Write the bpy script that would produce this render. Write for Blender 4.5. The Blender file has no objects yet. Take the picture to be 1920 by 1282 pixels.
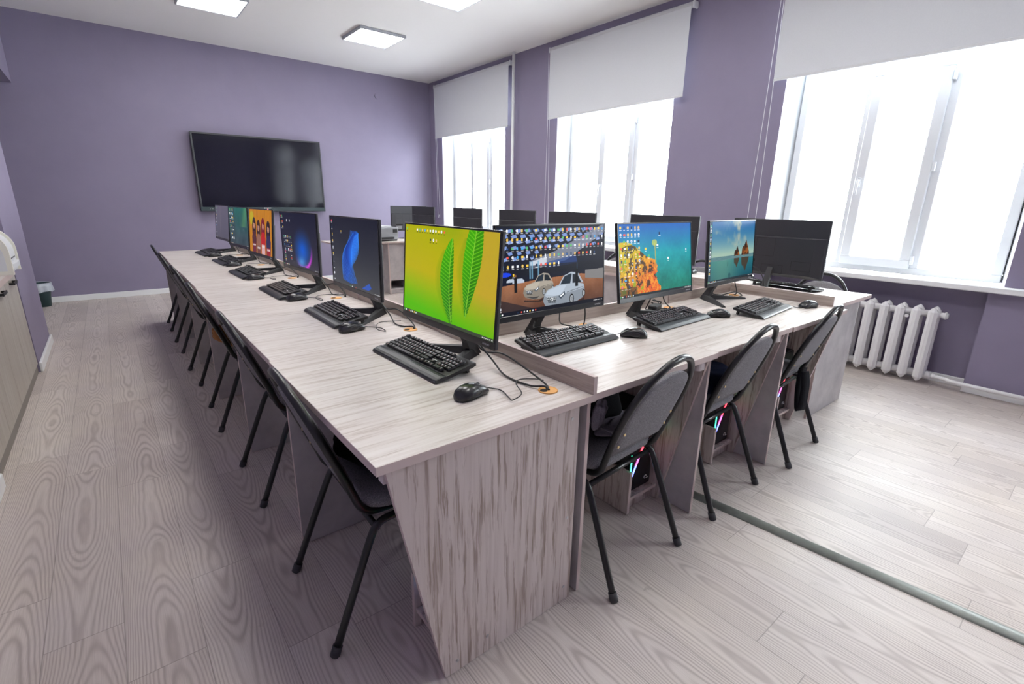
import bpy, bmesh, math, random
import numpy as np
from mathutils import Vector, Matrix
random.seed(7)
S = bpy.context.scene
COL = S.collection
PI = math.pi

# ------------------------------------------------------------------ camera
CAM_H = 1.352
YAW, PITCH, ROLL, FPX = .6820, .2790, -.0163, 915.883
def cam_axes():
    f = np.array([math.sin(YAW)*math.cos(PITCH), math.cos(YAW)*math.cos(PITCH), -math.sin(PITCH)])
    rt = np.array([math.cos(YAW), -math.sin(YAW), 0]); dn = np.cross(f, rt)
    c, s = math.cos(ROLL), math.sin(ROLL)
    return c*rt+s*dn, -s*rt+c*dn, f
R_, D_, F_ = cam_axes()
cd = bpy.data.cameras.new('camera'); cam = bpy.data.objects.new('camera', cd); COL.objects.link(cam)
m = Matrix.Identity(4)
for i in range(3):
    m[i][0] = R_[i]; m[i][1] = -D_[i]; m[i][2] = -F_[i]
m[0][3], m[1][3], m[2][3] = 0, 0, CAM_H
cam.matrix_world = m
cd.sensor_fit = 'HORIZONTAL'; cd.sensor_width = 36; cd.lens = FPX/1920*36; cd.clip_start = .05; cd.clip_end = 200
S.camera = cam

# ------------------------------------------------------------------ world, lights, exposure
S.view_settings.view_transform = 'Standard'; S.view_settings.look = 'None'
S.view_settings.gamma = 1; S.view_settings.exposure = 0.36; S.view_settings.use_curve_mapping = False
WORLD_STRENGTH = 14.0
LAMP_STRENGTH = 13.0
w = bpy.data.worlds.new('sky'); S.world = w; w.use_nodes = True
wn = w.node_tree.nodes; wl = w.node_tree.links
bg = wn['Background']; bg.inputs['Strength'].default_value = WORLD_STRENGTH
tc = wn.new('ShaderNodeTexCoord'); sx = wn.new('ShaderNodeSeparateXYZ'); wl.new(tc.outputs['Generated'], sx.inputs[0])
cr = wn.new('ShaderNodeValToRGB'); wl.new(sx.outputs['Z'], cr.inputs[0]); wl.new(cr.outputs[0], bg.inputs[0])
cr.color_ramp.elements[0].position = 0.0; cr.color_ramp.elements[0].color = (.80, .82, .86, 1)
cr.color_ramp.elements[1].position = .5; cr.color_ramp.elements[1].color = (.91, .95, 1.0, 1)
S.cycles.use_denoising = True
S.cycles.max_bounces = 10; S.cycles.diffuse_bounces = 6; S.cycles.glossy_bounces = 4; S.cycles.transparent_max_bounces = 12
S.cycles.caustics_reflective = False; S.cycles.caustics_refractive = False
S.cycles.sample_clamp_indirect = 8

XW, YT, ZC = 4.94, 8.6, 3.39          # window wall, screen wall, ceiling
WINS = [(6.33, 8.17), (3.40, 5.19), (.49, 2.245), (-2.42, -.66)]  # last opening is unseen, added behind the camera as fill light
WZ0, WZ1 = .82, 3.06
def portal(y0, y1):
    l = bpy.data.lights.new('window_portal', 'AREA'); l.shape = 'RECTANGLE'; l.size = WZ1-WZ0; l.size_y = y1-y0
    l.cycles.is_portal = True
    o = bpy.data.objects.new('window_portal', l); COL.objects.link(o)
    o.location = (5.34, (y0+y1)/2, (WZ0+WZ1)/2); o.rotation_euler = (0, PI/2, 0)
for a, b in WINS: portal(a, b)

# ------------------------------------------------------------------ mesh helper
class MB:
    def __init__(s): s.b = bmesh.new(); s.mi = 0
    def _mark(s, faces):
        for f in faces: f.material_index = s.mi
    def box(s, x0, x1, y0, y1, z0, z1, bev=0, seg=1, mi=None):
        if mi is not None: s.mi = mi
        mat = Matrix.Translation(((x0+x1)/2, (y0+y1)/2, (z0+z1)/2)) @ Matrix.Diagonal((abs(x1-x0), abs(y1-y0), abs(z1-z0), 1))
        r = bmesh.ops.create_cube(s.b, size=1, matrix=mat); vs = r['verts']
        fs = set(f for v in vs for f in v.link_faces); s._mark(fs)
        if bev:
            es = list(set(e for v in vs for e in v.link_edges))
            q = bmesh.ops.bevel(s.b, geom=es, offset=bev, segments=seg, affect='EDGES', profile=.6)
            for f in q['faces']: f.material_index = s.mi; f.smooth = seg > 1
        return s
    def obox(s, c, size, rz=0, rx=0, ry=0, bev=0, mi=None):
        if mi is not None: s.mi = mi
        mat = Matrix.Translation(c) @ Matrix.Rotation(rz, 4, 'Z') @ Matrix.Rotation(ry, 4, 'Y') @ Matrix.Rotation(rx, 4, 'X') @ Matrix.Diagonal((*size, 1))
        r = bmesh.ops.create_cube(s.b, size=1, matrix=mat); vs = r['verts']
        s._mark(set(f for v in vs for f in v.link_faces))
        if bev:
            es = list(set(e for v in vs for e in v.link_edges))
            q = bmesh.ops.bevel(s.b, geom=es, offset=bev, segments=1, affect='EDGES')
            for f in q['faces']: f.material_index = s.mi
        return s
    def prism(s, pts, a, axis='z', t=.01, mi=None, smooth=False):
        """pts 2D polygon extruded from a to a+t along axis; pts in the other two axes' order"""
        if mi is not None: s.mi = mi
        def P(p, h):
            return {'z': (p[0], p[1], h), 'x': (h, p[0], p[1]), 'y': (p[0], h, p[1])}[axis]
        lo = [s.b.verts.new(P(p, a)) for p in pts]; hi = [s.b.verts.new(P(p, a+t)) for p in pts]
        n = len(pts); fs = [s.b.faces.new(lo[::-1]), s.b.faces.new(hi)]
        for i in range(n):
            f = s.b.faces.new((lo[i], lo[(i+1) % n], hi[(i+1) % n], hi[i])); f.smooth = smooth; fs.append(f)
        s._mark(fs); return s
    def tube(s, pts, r, n=10, closed=False, mi=None, caps=True):
        if mi is not None: s.mi = mi
        P = [Vector(p) for p in pts]; N = len(P); rings = []
        if not hasattr(r, '__len__'): r = [r]*N
        prev = None
        for i in range(N):
            a = P[(i-1) % N] if (closed or i > 0) else P[i]
            c = P[(i+1) % N] if (closed or i < N-1) else P[i]
            t = (c-a).normalized()
            if prev is None:
                u = Vector((0, 0, 1)).cross(t)
                if u.length < .1: u = Vector((1, 0, 0)).cross(t)
                u.normalize()
            else:
                u = prev - t*prev.dot(t); u.normalize()
            prev = u; v = t.cross(u)
            rings.append([s.b.verts.new(P[i] + (u*math.cos(2*PI*k/n)+v*math.sin(2*PI*k/n))*r[i]) for k in range(n)])
        fs = []
        for i in range(N if closed else N-1):
            A, B = rings[i], rings[(i+1) % N]
            for k in range(n):
                f = s.b.faces.new((A[k], A[(k+1) % n], B[(k+1) % n], B[k])); f.smooth = True; fs.append(f)
        if not closed and caps:
            fs.append(s.b.faces.new(rings[0][::-1])); fs.append(s.b.faces.new(rings[-1]))
        s._mark(fs); return s
    def cyl(s, p0, p1, r, n=16, mi=None): return s.tube([p0, p1], r, n, mi=mi)
    def loft(s, rings, mi=None, smooth=True, cap=True):
        if mi is not None: s.mi = mi
        V = [[s.b.verts.new(p) for p in r] for r in rings]; n = len(V[0]); fs = []
        for A, B in zip(V, V[1:]):
            for k in range(n):
                f = s.b.faces.new((A[k], A[(k+1) % n], B[(k+1) % n], B[k])); f.smooth = smooth; fs.append(f)
        if cap:
            for q in (V[0][::-1], V[-1]):
                f = s.b.faces.new(q); f.smooth = smooth; fs.append(f)
        s._mark(fs); return s
    def quad(s, a, b, c, d, mi=None):
        if mi is not None: s.mi = mi
        f = s.b.faces.new([s.b.verts.new(p) for p in (a, b, c, d)]); f.material_index = s.mi; return s
    def mesh(s, name, mats):
        bmesh.ops.recalc_face_normals(s.b, faces=s.b.faces[:])
        me = bpy.data.meshes.new(name); s.b.to_mesh(me); s.b.free()
        for x in (mats if isinstance(mats, (list, tuple)) else [mats]): me.materials.append(x)
        return me
    def build(s, name, mats, parent=None):
        me = s.mesh(name, mats); o = bpy.data.objects.new(name, me); COL.objects.link(o)
        if parent is not None: o.parent = parent
        return o
def tag(o, label=None, cat=None, group=None, kind=None):
    if label: o['label'] = label
    if cat: o['category'] = cat
    if group: o['group'] = group
    if kind: o['kind'] = kind
    return o
def empty(name, loc=(0, 0, 0), rz=0, label=None, cat=None, group=None):
    o = bpy.data.objects.new(name, None); COL.objects.link(o); o.location = loc; o.rotation_euler = (0, 0, rz)
    o.empty_display_size = .1
    return tag(o, label, cat, group)
def struct(o): o['kind'] = 'structure'; return o
def copy_tree(o, parent=None):
    c = o.copy(); COL.objects.link(c); c.parent = parent
    for ch in list(o.children): copy_tree(ch, c)
    return c
def place(proto, loc, rz, label, first, cat=None, group=None):
    o = proto if first else copy_tree(proto)
    o.location = loc; o.rotation_euler = (0, 0, rz); o['label'] = label
    if cat: o['category'] = cat
    if group: o['group'] = group
    return o
def smooth_curve(pts, n=6):
    """Catmull-Rom"""
    P = [Vector(p) for p in pts]; out = []
    Q = [P[0]*2-P[1]] + P + [P[-1]*2-P[-2]]
    for i in range(1, len(Q)-2):
        for k in range(n):
            t = k/n
            out.append(.5*((2*Q[i]) + (-Q[i-1]+Q[i+1])*t + (2*Q[i-1]-5*Q[i]+4*Q[i+1]-Q[i+2])*t*t + (-Q[i-1]+3*Q[i]-3*Q[i+1]+Q[i+2])*t**3))
    out.append(P[-1]); return out

# ------------------------------------------------------------------ materials
def s2l(c):
    c = [x/255 for x in c]; return [x/12.92 if x <= .04045 else ((x+.055)/1.055)**2.4 for x in c]
def mat(name, col=(.5, .5, .5), rough=.5, metal=0, spec=.5, emit=None, es=0, coat=0):
    m = bpy.data.materials.new(name); m.use_nodes = True; b = m.node_tree.nodes['Principled BSDF']
    b.inputs['Base Color'].default_value = (*col, 1); b.inputs['Roughness'].default_value = rough; b.inputs['Metallic'].default_value = metal
    b.inputs['Specular IOR Level'].default_value = spec; b.inputs['Coat Weight'].default_value = coat
    if emit: b.inputs['Emission Color'].default_value = (*emit, 1); b.inputs['Emission Strength'].default_value = es
    return m
class NT:
    def __init__(s, m): s.t = m.node_tree; s.b = s.t.nodes['Principled BSDF']
    def n(s, typ, **k):
        x = s.t.nodes.new(typ)
        for a, v in k.items(): setattr(x, a, v)
        return x
    def l(s, a, b): s.t.links.new(a, b)
    def val(s, x):
        return x
    def math(s, op, a, b=None, c=None):
        x = s.n('ShaderNodeMath', operation=op)
        for i, v in enumerate((a, b, c)):
            if v is None: continue
            if isinstance(v, (int, float)): x.inputs[i].default_value = v
            else: s.l(v, x.inputs[i])
        return x.outputs[0]
    def noise(s, vec, scale, detail=3, rough=.5, dist=0):
        x = s.n('ShaderNodeTexNoise'); x.inputs['Scale'].default_value = scale; x.inputs['Detail'].default_value = detail
        x.inputs['Roughness'].default_value = rough; x.inputs['Distortion'].default_value = dist
        if vec is not None: s.l(vec, x.inputs['Vector'])
        return x.outputs['Fac']
    def ramp(s, f, stops, interp='LINEAR'):
        x = s.n('ShaderNodeValToRGB'); x.color_ramp.interpolation = interp; e = x.color_ramp.elements
        while len(e) < len(stops): e.new(.5)
        for el, (p, c) in zip(e, stops): el.position = p; el.color = (*c, 1)
        s.l(f, x.inputs[0]); return x.outputs[0]
    def mix(s, f, a, b, mode='MIX'):
        x = s.n('ShaderNodeMix', data_type='RGBA', blend_type=mode)
        for i, v in ((0, f), (6, a), (7, b)):
            if isinstance(v, (int, float)): x.inputs[i].default_value = v
            elif isinstance(v, (tuple, list)): x.inputs[i].default_value = (*v, 1)
            else: s.l(v, x.inputs[i])
        return x.outputs[2]
    def coords(s, scale, offs=True, kind='Object'):
        tcn = s.n('ShaderNodeTexCoord'); v = tcn.outputs[kind]
        if offs:
            oi = s.n('ShaderNodeObjectInfo'); ad = s.n('ShaderNodeVectorMath', operation='MULTIPLY_ADD')
            s.l(oi.outputs['Location'], ad.inputs[0]); ad.inputs[1].default_value = (3.7, 2.3, 1.9); s.l(v, ad.inputs[2]); v = ad.outputs[0]
        mp = s.n('ShaderNodeMapping'); mp.inputs['Scale'].default_value = scale; s.l(v, mp.inputs[0]); return mp.outputs[0]
    def bump(s, h, strength, dist=.002):
        x = s.n('ShaderNodeBump'); x.inputs['Strength'].default_value = strength; x.inputs['Distance'].default_value = dist
        s.l(h, x.inputs['Height']); s.l(x.outputs[0], s.b.inputs['Normal'])
def wood(name, axis, light, mid, dark, amount=.5, rough=.38, across=30, along=1.5, lo=.53, hi=.63):
    m = mat(name, light, rough); t = NT(m)
    def cd_(p, q): v = [p, p, p]; v[axis] = q; return t.coords(v)
    a = t.noise(cd_(across, along), 1, 5, .66, .25); b = t.noise(cd_(170, 5), 1, 3, .65); c = t.noise(cd_(6, .8), 1, 2, .5); e = t.noise(cd_(70, 2.2), 1, 3, .6)
    streak = t.math('MULTIPLY', t.ramp(a, [(lo, (0, 0, 0)), (hi, (1, 1, 1))]), t.ramp(b, [(.36, (.25,)*3), (.60, (1, 1, 1))]))
    base = t.mix(t.ramp(e, [(.42, (0, 0, 0)), (.70, (1, 1, 1))]), light, mid)
    base = t.mix(t.ramp(c, [(.35, (0, 0, 0)), (.70, (.45,)*3)]), base, mid)
    col = t.mix(t.math('MULTIPLY', streak, amount), base, dark)
    t.l(col, t.b.inputs['Base Color']); return m
WL, WM, WD = (.68, .635, .60), (.56, .495, .455), (.36, .28, .23)
M_topY = wood('pale wood grain lengthways', 1, WL, WM, WD, amount=.72, across=48, along=2.6, lo=.50, hi=.60)
M_topX = wood('pale wood grain crossways', 0, WL, WM, WD, amount=.72, across=48, along=2.6, lo=.50, hi=.60)
M_panel = wood('weathered wood upright', 2, (.60, .525, .50), (.50, .42, .395), (.25, .18, .145), amount=.9, across=52, along=3.6, lo=.50, hi=.575)
M_cab = wood('grey wood cabinet', 2, (.44, .41, .37), (.34, .30, .26), (.24, .20, .17))
M_band = mat('pinkish edge band', (.56, .455, .43), .5)
def noisy(name, c1, c2, scale, rough=.6, detail=5, stretch=(1, 1, 1), bump=0, spec=.5):
    m = mat(name, c1, rough, spec=spec); t = NT(m); f = t.noise(t.coords(stretch), scale, detail, .6)
    t.l(t.ramp(f, [(.35, c1), (.65, c2)]), t.b.inputs['Base Color'])
    if bump: t.bump(f, bump)
    return m
M_conc = noisy('grey stone laminate', (.40, .375, .385), (.52, .49, .49), 7, .55)
M_wall = noisy('lilac paint', (.232, .203, .296), (.244, .214, .310), 3, .62, bump=.0)
M_ceil = mat('white ceiling paint', (.80, .785, .765), .8)
M_white = mat('white plastic', (.70, .72, .745), .35)
M_trim = mat('white skirting', (.78, .79, .80), .4)
M_black = mat('black plastic', (.012, .012, .014), .42)
M_blackd = mat('black matt plastic', (.018, .018, .020), .6)
M_metal = mat('black painted steel', (.010, .010, .012), .28)
M_chrome = mat('chrome', (.7, .7, .72), .2, 1)
M_brass = mat('brass screw', (.55, .42, .22), .3, 1)
M_rubber = mat('grey rubber', (.05, .05, .055), .7)
M_cable = mat('cable rubber', (.012, .012, .013), .45)
M_orange = mat('orange plastic', (.80, .42, .13), .45)
M_hole = mat('dark hole', (.01, .008, .006), .9)
M_screw = mat('screw steel', (.55, .55, .56), .35, 1)
M_rad = mat('white enamel', (.76, .755, .77), .35)
M_blind = noisy('grey blind fabric', (.63, .65, .68), (.65, .67, .70), 120, .85)
M_backh = mat('dark grey housing', (.030, .030, .036), .45)
M_strip = noisy('grey metal threshold', (.20, .22, .20), (.27, .29, .265), 14, .38, stretch=(1, 1, 1))
M_cream = mat('cream plastic', (.72, .70, .62), .4)
M_lgrey = mat('light grey plastic', (.62, .63, .65), .4)
M_prgrey = mat('grey printer plastic', (.26, .27, .29), .5)
def fabric(name, c1, c2):
    m = mat(name, c1, .95, spec=.15); t = NT(m)
    f = t.noise(t.coords((1, 1, 1)), 900, 2, .7); g = t.noise(t.coords((1, 1, 1)), 260, 2, .8)
    f = t.math('ADD', t.math('MULTIPLY', f, .5), t.math('MULTIPLY', g, .5))
    t.l(t.ramp(f, [(.38, c1), (.62, c2)]), t.b.inputs['Base Color']); return m
M_fab = fabric('grey upholstery', (.10, .096, .104), (.31, .30, .32))
M_darkcloth = fabric('black cloth', (.006, .006, .008), (.016, .016, .02))
M_navy = fabric('navy cloth', (.008, .011, .035), (.016, .022, .06))
M_furgrey = fabric('grey soft cloth', (.20, .18, .22), (.34, .31, .36))
M_tan = fabric('tan cloth', (.22, .10, .035), (.36, .17, .06))

def floor_mat():
    m = mat('laminate planks', (.5, .47, .45), .32); t = NT(m)
    tcn = t.n('ShaderNodeTexCoord'); sp = t.n('ShaderNodeSeparateXYZ'); t.l(tcn.outputs['Object'], sp.inputs[0])
    x, y = sp.outputs[0], sp.outputs[1]
    W = .198
    xs = t.math('DIVIDE', t.math('ADD', x, .366+W*30), W); xi = t.math('FLOOR', xs); u = t.math('SUBTRACT', xs, xi)
    wn_ = t.n('ShaderNodeTexWhiteNoise', noise_dimensions='1D'); t.l(xi, wn_.inputs['W'])
    ys = t.math('ADD', t.math('DIVIDE', y, 1.26), t.math('MULTIPLY', wn_.outputs['Value'], 7.0)); yi = t.math('FLOOR', ys); v = t.math('SUBTRACT', ys, yi)
    cb = t.n('ShaderNodeCombineXYZ'); t.l(xi, cb.inputs[0]); t.l(yi, cb.inputs[1])
    wid = t.n('ShaderNodeTexWhiteNoise', noise_dimensions='2D'); t.l(cb.outputs[0], wid.inputs['Vector']); rid = wid.outputs['Value']
    U = t.math('SUBTRACT', t.math('MULTIPLY', u, 2), t.math('ADD', t.math('MULTIPLY', rid, .5), .75))   # centre line strays
    c2 = t.n('ShaderNodeCombineXYZ'); t.l(t.math('MULTIPLY', U, .22), c2.inputs[0]); t.l(t.math('MULTIPLY', y, 1.25), c2.inputs[1]); t.l(t.math('MULTIPLY', rid, 40), c2.inputs[2])
    big = t.noise(c2.outputs[0], 1.5, 1.4, .45)
    c3 = t.n('ShaderNodeCombineXYZ'); t.l(t.math('MULTIPLY', x, 30), c3.inputs[0]); t.l(t.math('MULTIPLY', y, 6), c3.inputs[1]); t.l(rid, c3.inputs[2])
    wob = t.noise(c3.outputs[0], 1, 3, .6)
    aU = t.math('ABSOLUTE', U)
    h = t.math('ADD', t.math('MULTIPLY', t.math('POWER', aU, 1.9), 7.5), t.math('ADD', t.math('MULTIPLY', big, 8), t.math('ADD', t.math('MULTIPLY', wob, .32), t.math('MULTIPLY', y, t.math('SUBTRACT', t.math('MULTIPLY', rid, 14), 7)))))
    s_ = t.math('SINE', t.math('MULTIPLY', h, 2*PI))
    line = t.ramp(s_, [(.0, (0, 0, 0)), (1, (1, 1, 1))])
    sw = t.math('ADD', t.math('MULTIPLY', s_, .5), .5)
    sw = t.math('POWER', sw, 1.9)
    patch = t.noise(t.coords((1.3, 1.3, 1.3), False), 1.6, 3, .6)
    light = (.68, .625, .58); dark = (.41, .355, .325)
    col = t.mix(t.math('MULTIPLY', t.math('MULTIPLY', sw, .85), t.ramp(t.noise(c3.outputs[0], .35, 3, .7), [(.30, (.45,)*3), (.62, (1, 1, 1))])), light, dark)
    fine = t.n('ShaderNodeCombineXYZ'); t.l(t.math('MULTIPLY', x, 420), fine.inputs[0]); t.l(t.math('MULTIPLY', y, 9), fine.inputs[1]); t.l(rid, fine.inputs[2])
    fn = t.noise(fine.outputs[0], 1, 2, .6)
    col = t.mix(t.ramp(fn, [(.4, (0, 0, 0)), (.7, (.35, .35, .35))]), col, dark)
    # plank tone and soft warm/cool patches
    col = t.mix(1.0, col, t.ramp(rid, [(0, (.80, .785, .785)), (.3, (.97, .96, .955)), (.6, (1, 1, 1)), (1, (.87, .85, .845))]), 'MULTIPLY')
    col = t.mix(1.0, col, t.ramp(patch, [(.3, (1.0, .985, .96)), (.7, (.93, .92, .95))]), 'MULTIPLY')
    # scuffs: small brown marks
    sc = t.noise(t.coords((1, 1.5, 1), False), 14, 6, .72); sc2 = t.noise(t.coords((1, 1, 1), False), 1.7, 2, .5)
    sm = t.math('MULTIPLY', t.ramp(sc, [(.60, (0, 0, 0)), (.68, (1, 1, 1))]), t.ramp(sc2, [(.48, (0, 0, 0)), (.62, (1, 1, 1))]))
    col = t.mix(t.math('MULTIPLY', sm, .45), col, (.24, .20, .165))
    # seams
    ed = t.math('MINIMUM', u, t.math('SUBTRACT', 1, u)); e1 = t.math('LESS_THAN', ed, .0075)
    ev = t.math('MINIMUM', v, t.math('SUBTRACT', 1, v)); e2 = t.math('LESS_THAN', ev, .0012)
    e = t.math('MAXIMUM', e1, e2); col = t.mix(t.math('MULTIPLY', e, .55), col, (.20, .17, .155))
    t.l(col, t.b.inputs['Base Color']); t.b.inputs['Specular IOR Level'].default_value = .42
    t.l(t.ramp(patch, [(.3, (.38,)*3), (.7, (.50,)*3)]), t.b.inputs['Roughness'])
    return m
M_floor = floor_mat()
def glass_mat():
    m = bpy.data.materials.new('window glass'); m.use_nodes = True; nt = m.node_tree; nt.nodes.clear()
    o = nt.nodes.new('ShaderNodeOutputMaterial'); tr = nt.nodes.new('ShaderNodeBsdfTransparent'); g = nt.nodes.new('ShaderNodeBsdfGlossy')
    g.inputs['Roughness'].default_value = .02; tr.inputs[0].default_value = (.95, .97, .96, 1); lw = nt.nodes.new('ShaderNodeLayerWeight'); pw = nt.nodes.new('ShaderNodeMath'); pw.operation = 'POWER'; pw.inputs[1].default_value = 5
    fr = nt.nodes.new('ShaderNodeMath'); fr.operation = 'MULTIPLY_ADD'; fr.inputs[1].default_value = .5; fr.inputs[2].default_value = .03
    nt.links.new(lw.outputs['Facing'], pw.inputs[0]); nt.links.new(pw.outputs[0], fr.inputs[0]); mx = nt.nodes.new('ShaderNodeMixShader')
    nt.links.new(fr.outputs[0], mx.inputs[0]); nt.links.new(tr.outputs[0], mx.inputs[1]); nt.links.new(g.outputs[0], mx.inputs[2]); nt.links.new(mx.outputs[0], o.inputs[0])
    return m
M_glass = glass_mat()
def screen_mat(name, strength=1.0, rough=.3):
    m = mat(name, (.006, .006, .007), rough, spec=.08); t = NT(m); a = t.n('ShaderNodeVertexColor'); a.layer_name = 'picture'
    t.l(a.outputs['Color'], t.b.inputs['Emission Color']); t.b.inputs['Emission Strength'].default_value = strength; return m
M_screen = screen_mat('lit display', .95)

# ------------------------------------------------------------------ room shell
def cells(us, vs, hole):
    return [(us[i], us[i+1], vs[j], vs[j+1]) for i in range(len(us)-1) for j in range(len(vs)-1) if not hole(us[i], us[i+1], vs[j], vs[j+1])]
YB, XL = -3.3, -2.2
struct(MB().box(XL, 5.5, YB, 8.9, -.1, 0).build('floor', M_floor))
struct(MB().box(XL, 5.5, YB, 8.9, ZC, ZC+.1).build('ceiling', M_ceil))
struct(MB().box(XL, 5.5, YT, YT+.2, 0, ZC).build('wall_front', M_wall))
struct(MB().box(XL, 5.5, YB-.2, YB, 0, ZC).build('wall_back', M_wall))
# window wall with splayed openings; niches for radiators under each window
b = MB()
ys = [YB]; 
for a, c in sorted(WINS): ys += [a, c]
ys += [YT]
TH = .42
nich = [(-2.35, -.73), (.56, 1.93), (3.47, 4.9), (6.4, 7.9)]
for i in range(0, len(ys), 2): b.box(XW, XW+TH, ys[i], ys[i+1], 0, ZC)
for (a, c), (n0, n1) in zip(sorted(WINS), nich):
    b.box(XW, XW+TH, a, c, WZ1, ZC)
    n1 = c-.07
    b.box(XW, XW+TH, a, n0, 0, WZ0-.05); b.box(XW, XW+TH, n1, c, 0, WZ0-.05)
    b.box(XW+.13, XW+TH, n0, n1, 0, WZ0-.05); b.box(XW+.16, XW+TH, a, c, WZ0-.05, WZ0-.04)
struct(b.build('wall_right', M_wall))
# splayed white reveals
for k, (a, c) in enumerate(sorted(WINS)):
    b = MB()
    b.prism([(XW+.001, c), (XW+.30, c-.10), (XW+.30, c)], WZ0, 'z', WZ1-WZ0)
    b.prism([(XW+.001, a), (XW+.30, a), (XW+.30, a+.06)], WZ0, 'z', WZ1-WZ0)
    b.box(XW+.001, XW+.30, a, c, WZ1-.012, WZ1)
    struct(b.build('trim_%d' % (k+1), M_white))
def window(k, a, c):
    root = empty('window_%d' % (k+1), (XW+.19, (a+c)/2, WZ0)); root['kind'] = 'structure'
    y0, y1 = -(c-a)/2+.05, (c-a)/2-.08; X0, X1 = 0, .07
    H = WZ1-WZ0-.02; fw = .06; L = y1-y0; tz = 1.62
    b = MB(); bv = .004
    b.box(X0, X1, y0, y1, .001, fw, bv); b.box(X0, X1, y0, y1, H-fw, H, bv)
    b.box(X0, X1, y0, y0+fw, fw, H-fw, bv); b.box(X0, X1, y1-fw, y1, fw, H-fw, bv)
    m1, m2 = y0+L/3, y0+2*L/3
    b.box(X0, X1, m1-.035, m1+.035, fw, H-fw, bv); b.box(X0, X1, m2-.03, m2+.03, fw, H-fw, bv)
    for p, q in ((y0+fw, m1-.035), (m1+.035, m2-.03), (m2+.03, y1-fw)): b.box(X0, X1, p, q, tz, tz+.07, bv)
    b.build('window_frame', M_white, root)
    # opening sash in the middle bay
    s0, s1 = m1+.02, m2-.01; b = MB(); sw = .075
    b.box(-.025, .03, s0, s1, fw-.015, fw+sw-.015, .006); b.box(-.025, .03, s0, s1, tz-sw+.02, tz+.02, .006)
    b.box(-.025, .03, s0, s0+sw, fw+sw-.015, tz-sw+.02, .006); b.box(-.025, .03, s1-sw, s1, fw+sw-.015, tz-sw+.02, .006)
    sash = b.build('sash', M_white, root)
    hb = MB(); hb.box(-.034, -.025, s1-sw/2-.014, s1-sw/2+.014, .70, .78, .003)
    hb.tube([(-.034, s1-sw/2, .755), (-.06, s1-sw/2, .755), (-.064, s1-sw/2, .74), (-.062, s1-sw/2, .64)], [.009, .009, .009, .007], 8)
    hb.build('handle', M_white, sash)
    for z in (.12, .85, tz-.12):
        MB().box(-.038, -.004, s0-.022, s0-.002, z-.035, z+.035, .003).build('hinge', M_white, sash)
    # glass panes, one per bay
    for p, q in ((y0+fw, m1-.035), (s0+sw, s1-sw), (m2+.03, y1-fw)):
        MB().box(.03, .034, p-.004, q+.004, fw, tz+.0).build('pane', M_glass, root)
    for p, q in ((y0+fw, m1-.035), (m1+.035, m2-.03), (m2+.03, y1-fw)):
        MB().box(.03, .034, p-.004, q+.004, tz+.06, H-fw).build('pane', M_glass, root)
    return root
for k, (a, c) in enumerate(sorted(WINS)):
    window(k, a, c)
    struct(MB().box(XW-.075, XW+.20, (a-.12, a-.12, a-.12, a-.12)[k] if k != 1 else .0, c+.13, WZ0-.045, WZ0-.001, .006).build('trim_%d' % (k+11), M_trim))
# left side: near wall, cabinet niche, pier, recess with a boxed beam
b = MB(); b.box(XL, -.60, YB, 3.12, 0, ZC); b.box(XL, -1.15, 3.12, 5.17, 0, ZC); b.box(XL, -.60, 5.17, 6.22, 0, ZC)
b.box(XL, -1.75, 6.22, YT, 0, ZC); struct(b.build('wall_left', M_wall))
struct(MB().box(-1.75, -.61, 6.22, YT, 2.60, ZC).build('trim_7', M_wall))
SK = .075
struct(MB().box(-1.75, 4.9, YT-.018, YT, 0, SK, .004).build('baseboard_front', M_trim))
b = MB(); b.box(-.60, -.582, YB, 3.12, 0, SK, .004); b.box(-.60, -.582, 5.17, 6.235, 0, SK, .004); b.box(-1.7, -.582, 6.22, 6.238, 0, SK, .004)
struct(b.build('baseboard_left', M_trim))
b = MB(); b.box(XW-.018, XW, YB, .565, 0, .06, .004); b.box(XW+.112, XW+.13, .56, 2.17, 0, .07, .004); b.box(XW-.018, XW, 2.25, 3.4, 0, .06, .004); b.box(XW-.018, XW, 5.2, 6.3, 0, .06, .004)
struct(b.build('baseboard_right', M_trim))
# wall fittings
tag(MB().cyl((4.86, 6.05, 0), (4.86, 6.05, ZC), .022, 16).build('heating_pipe', M_trim), 'white upright heating pipe on the lilac wall between the two far windows', 'pipe')
tag(MB().cyl((3.93, YT, 3.05), (3.93, YT-.012, 3.05), .045, 20).build('junction_cover', M_wall), 'small round painted cover high on the wall above the wall screen', 'cover')
# threshold strip in the floor
def strip():
    A, B = Vector((1.94, 1.68, 0)), Vector((2.44, -3.28, 0)); d = (B-A).normalized(); n = Vector((d.y, -d.x, 0)); rings = []
    prof = [(-.030, 0), (-.026, .007), (-.014, .0125), (0, .014), (.014, .0125), (.026, .007), (.030, 0)]
    for P in (A, B): rings.append([P+n*p[0]+Vector((0, 0, p[1])) for p in prof])
    b = MB(); b.loft([[tuple(v) for v in r] for r in rings]); return b.build('threshold_strip', M_strip)
tag(strip(), 'grey rounded metal threshold strip running across the laminate floor', 'threshold strip')

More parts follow.
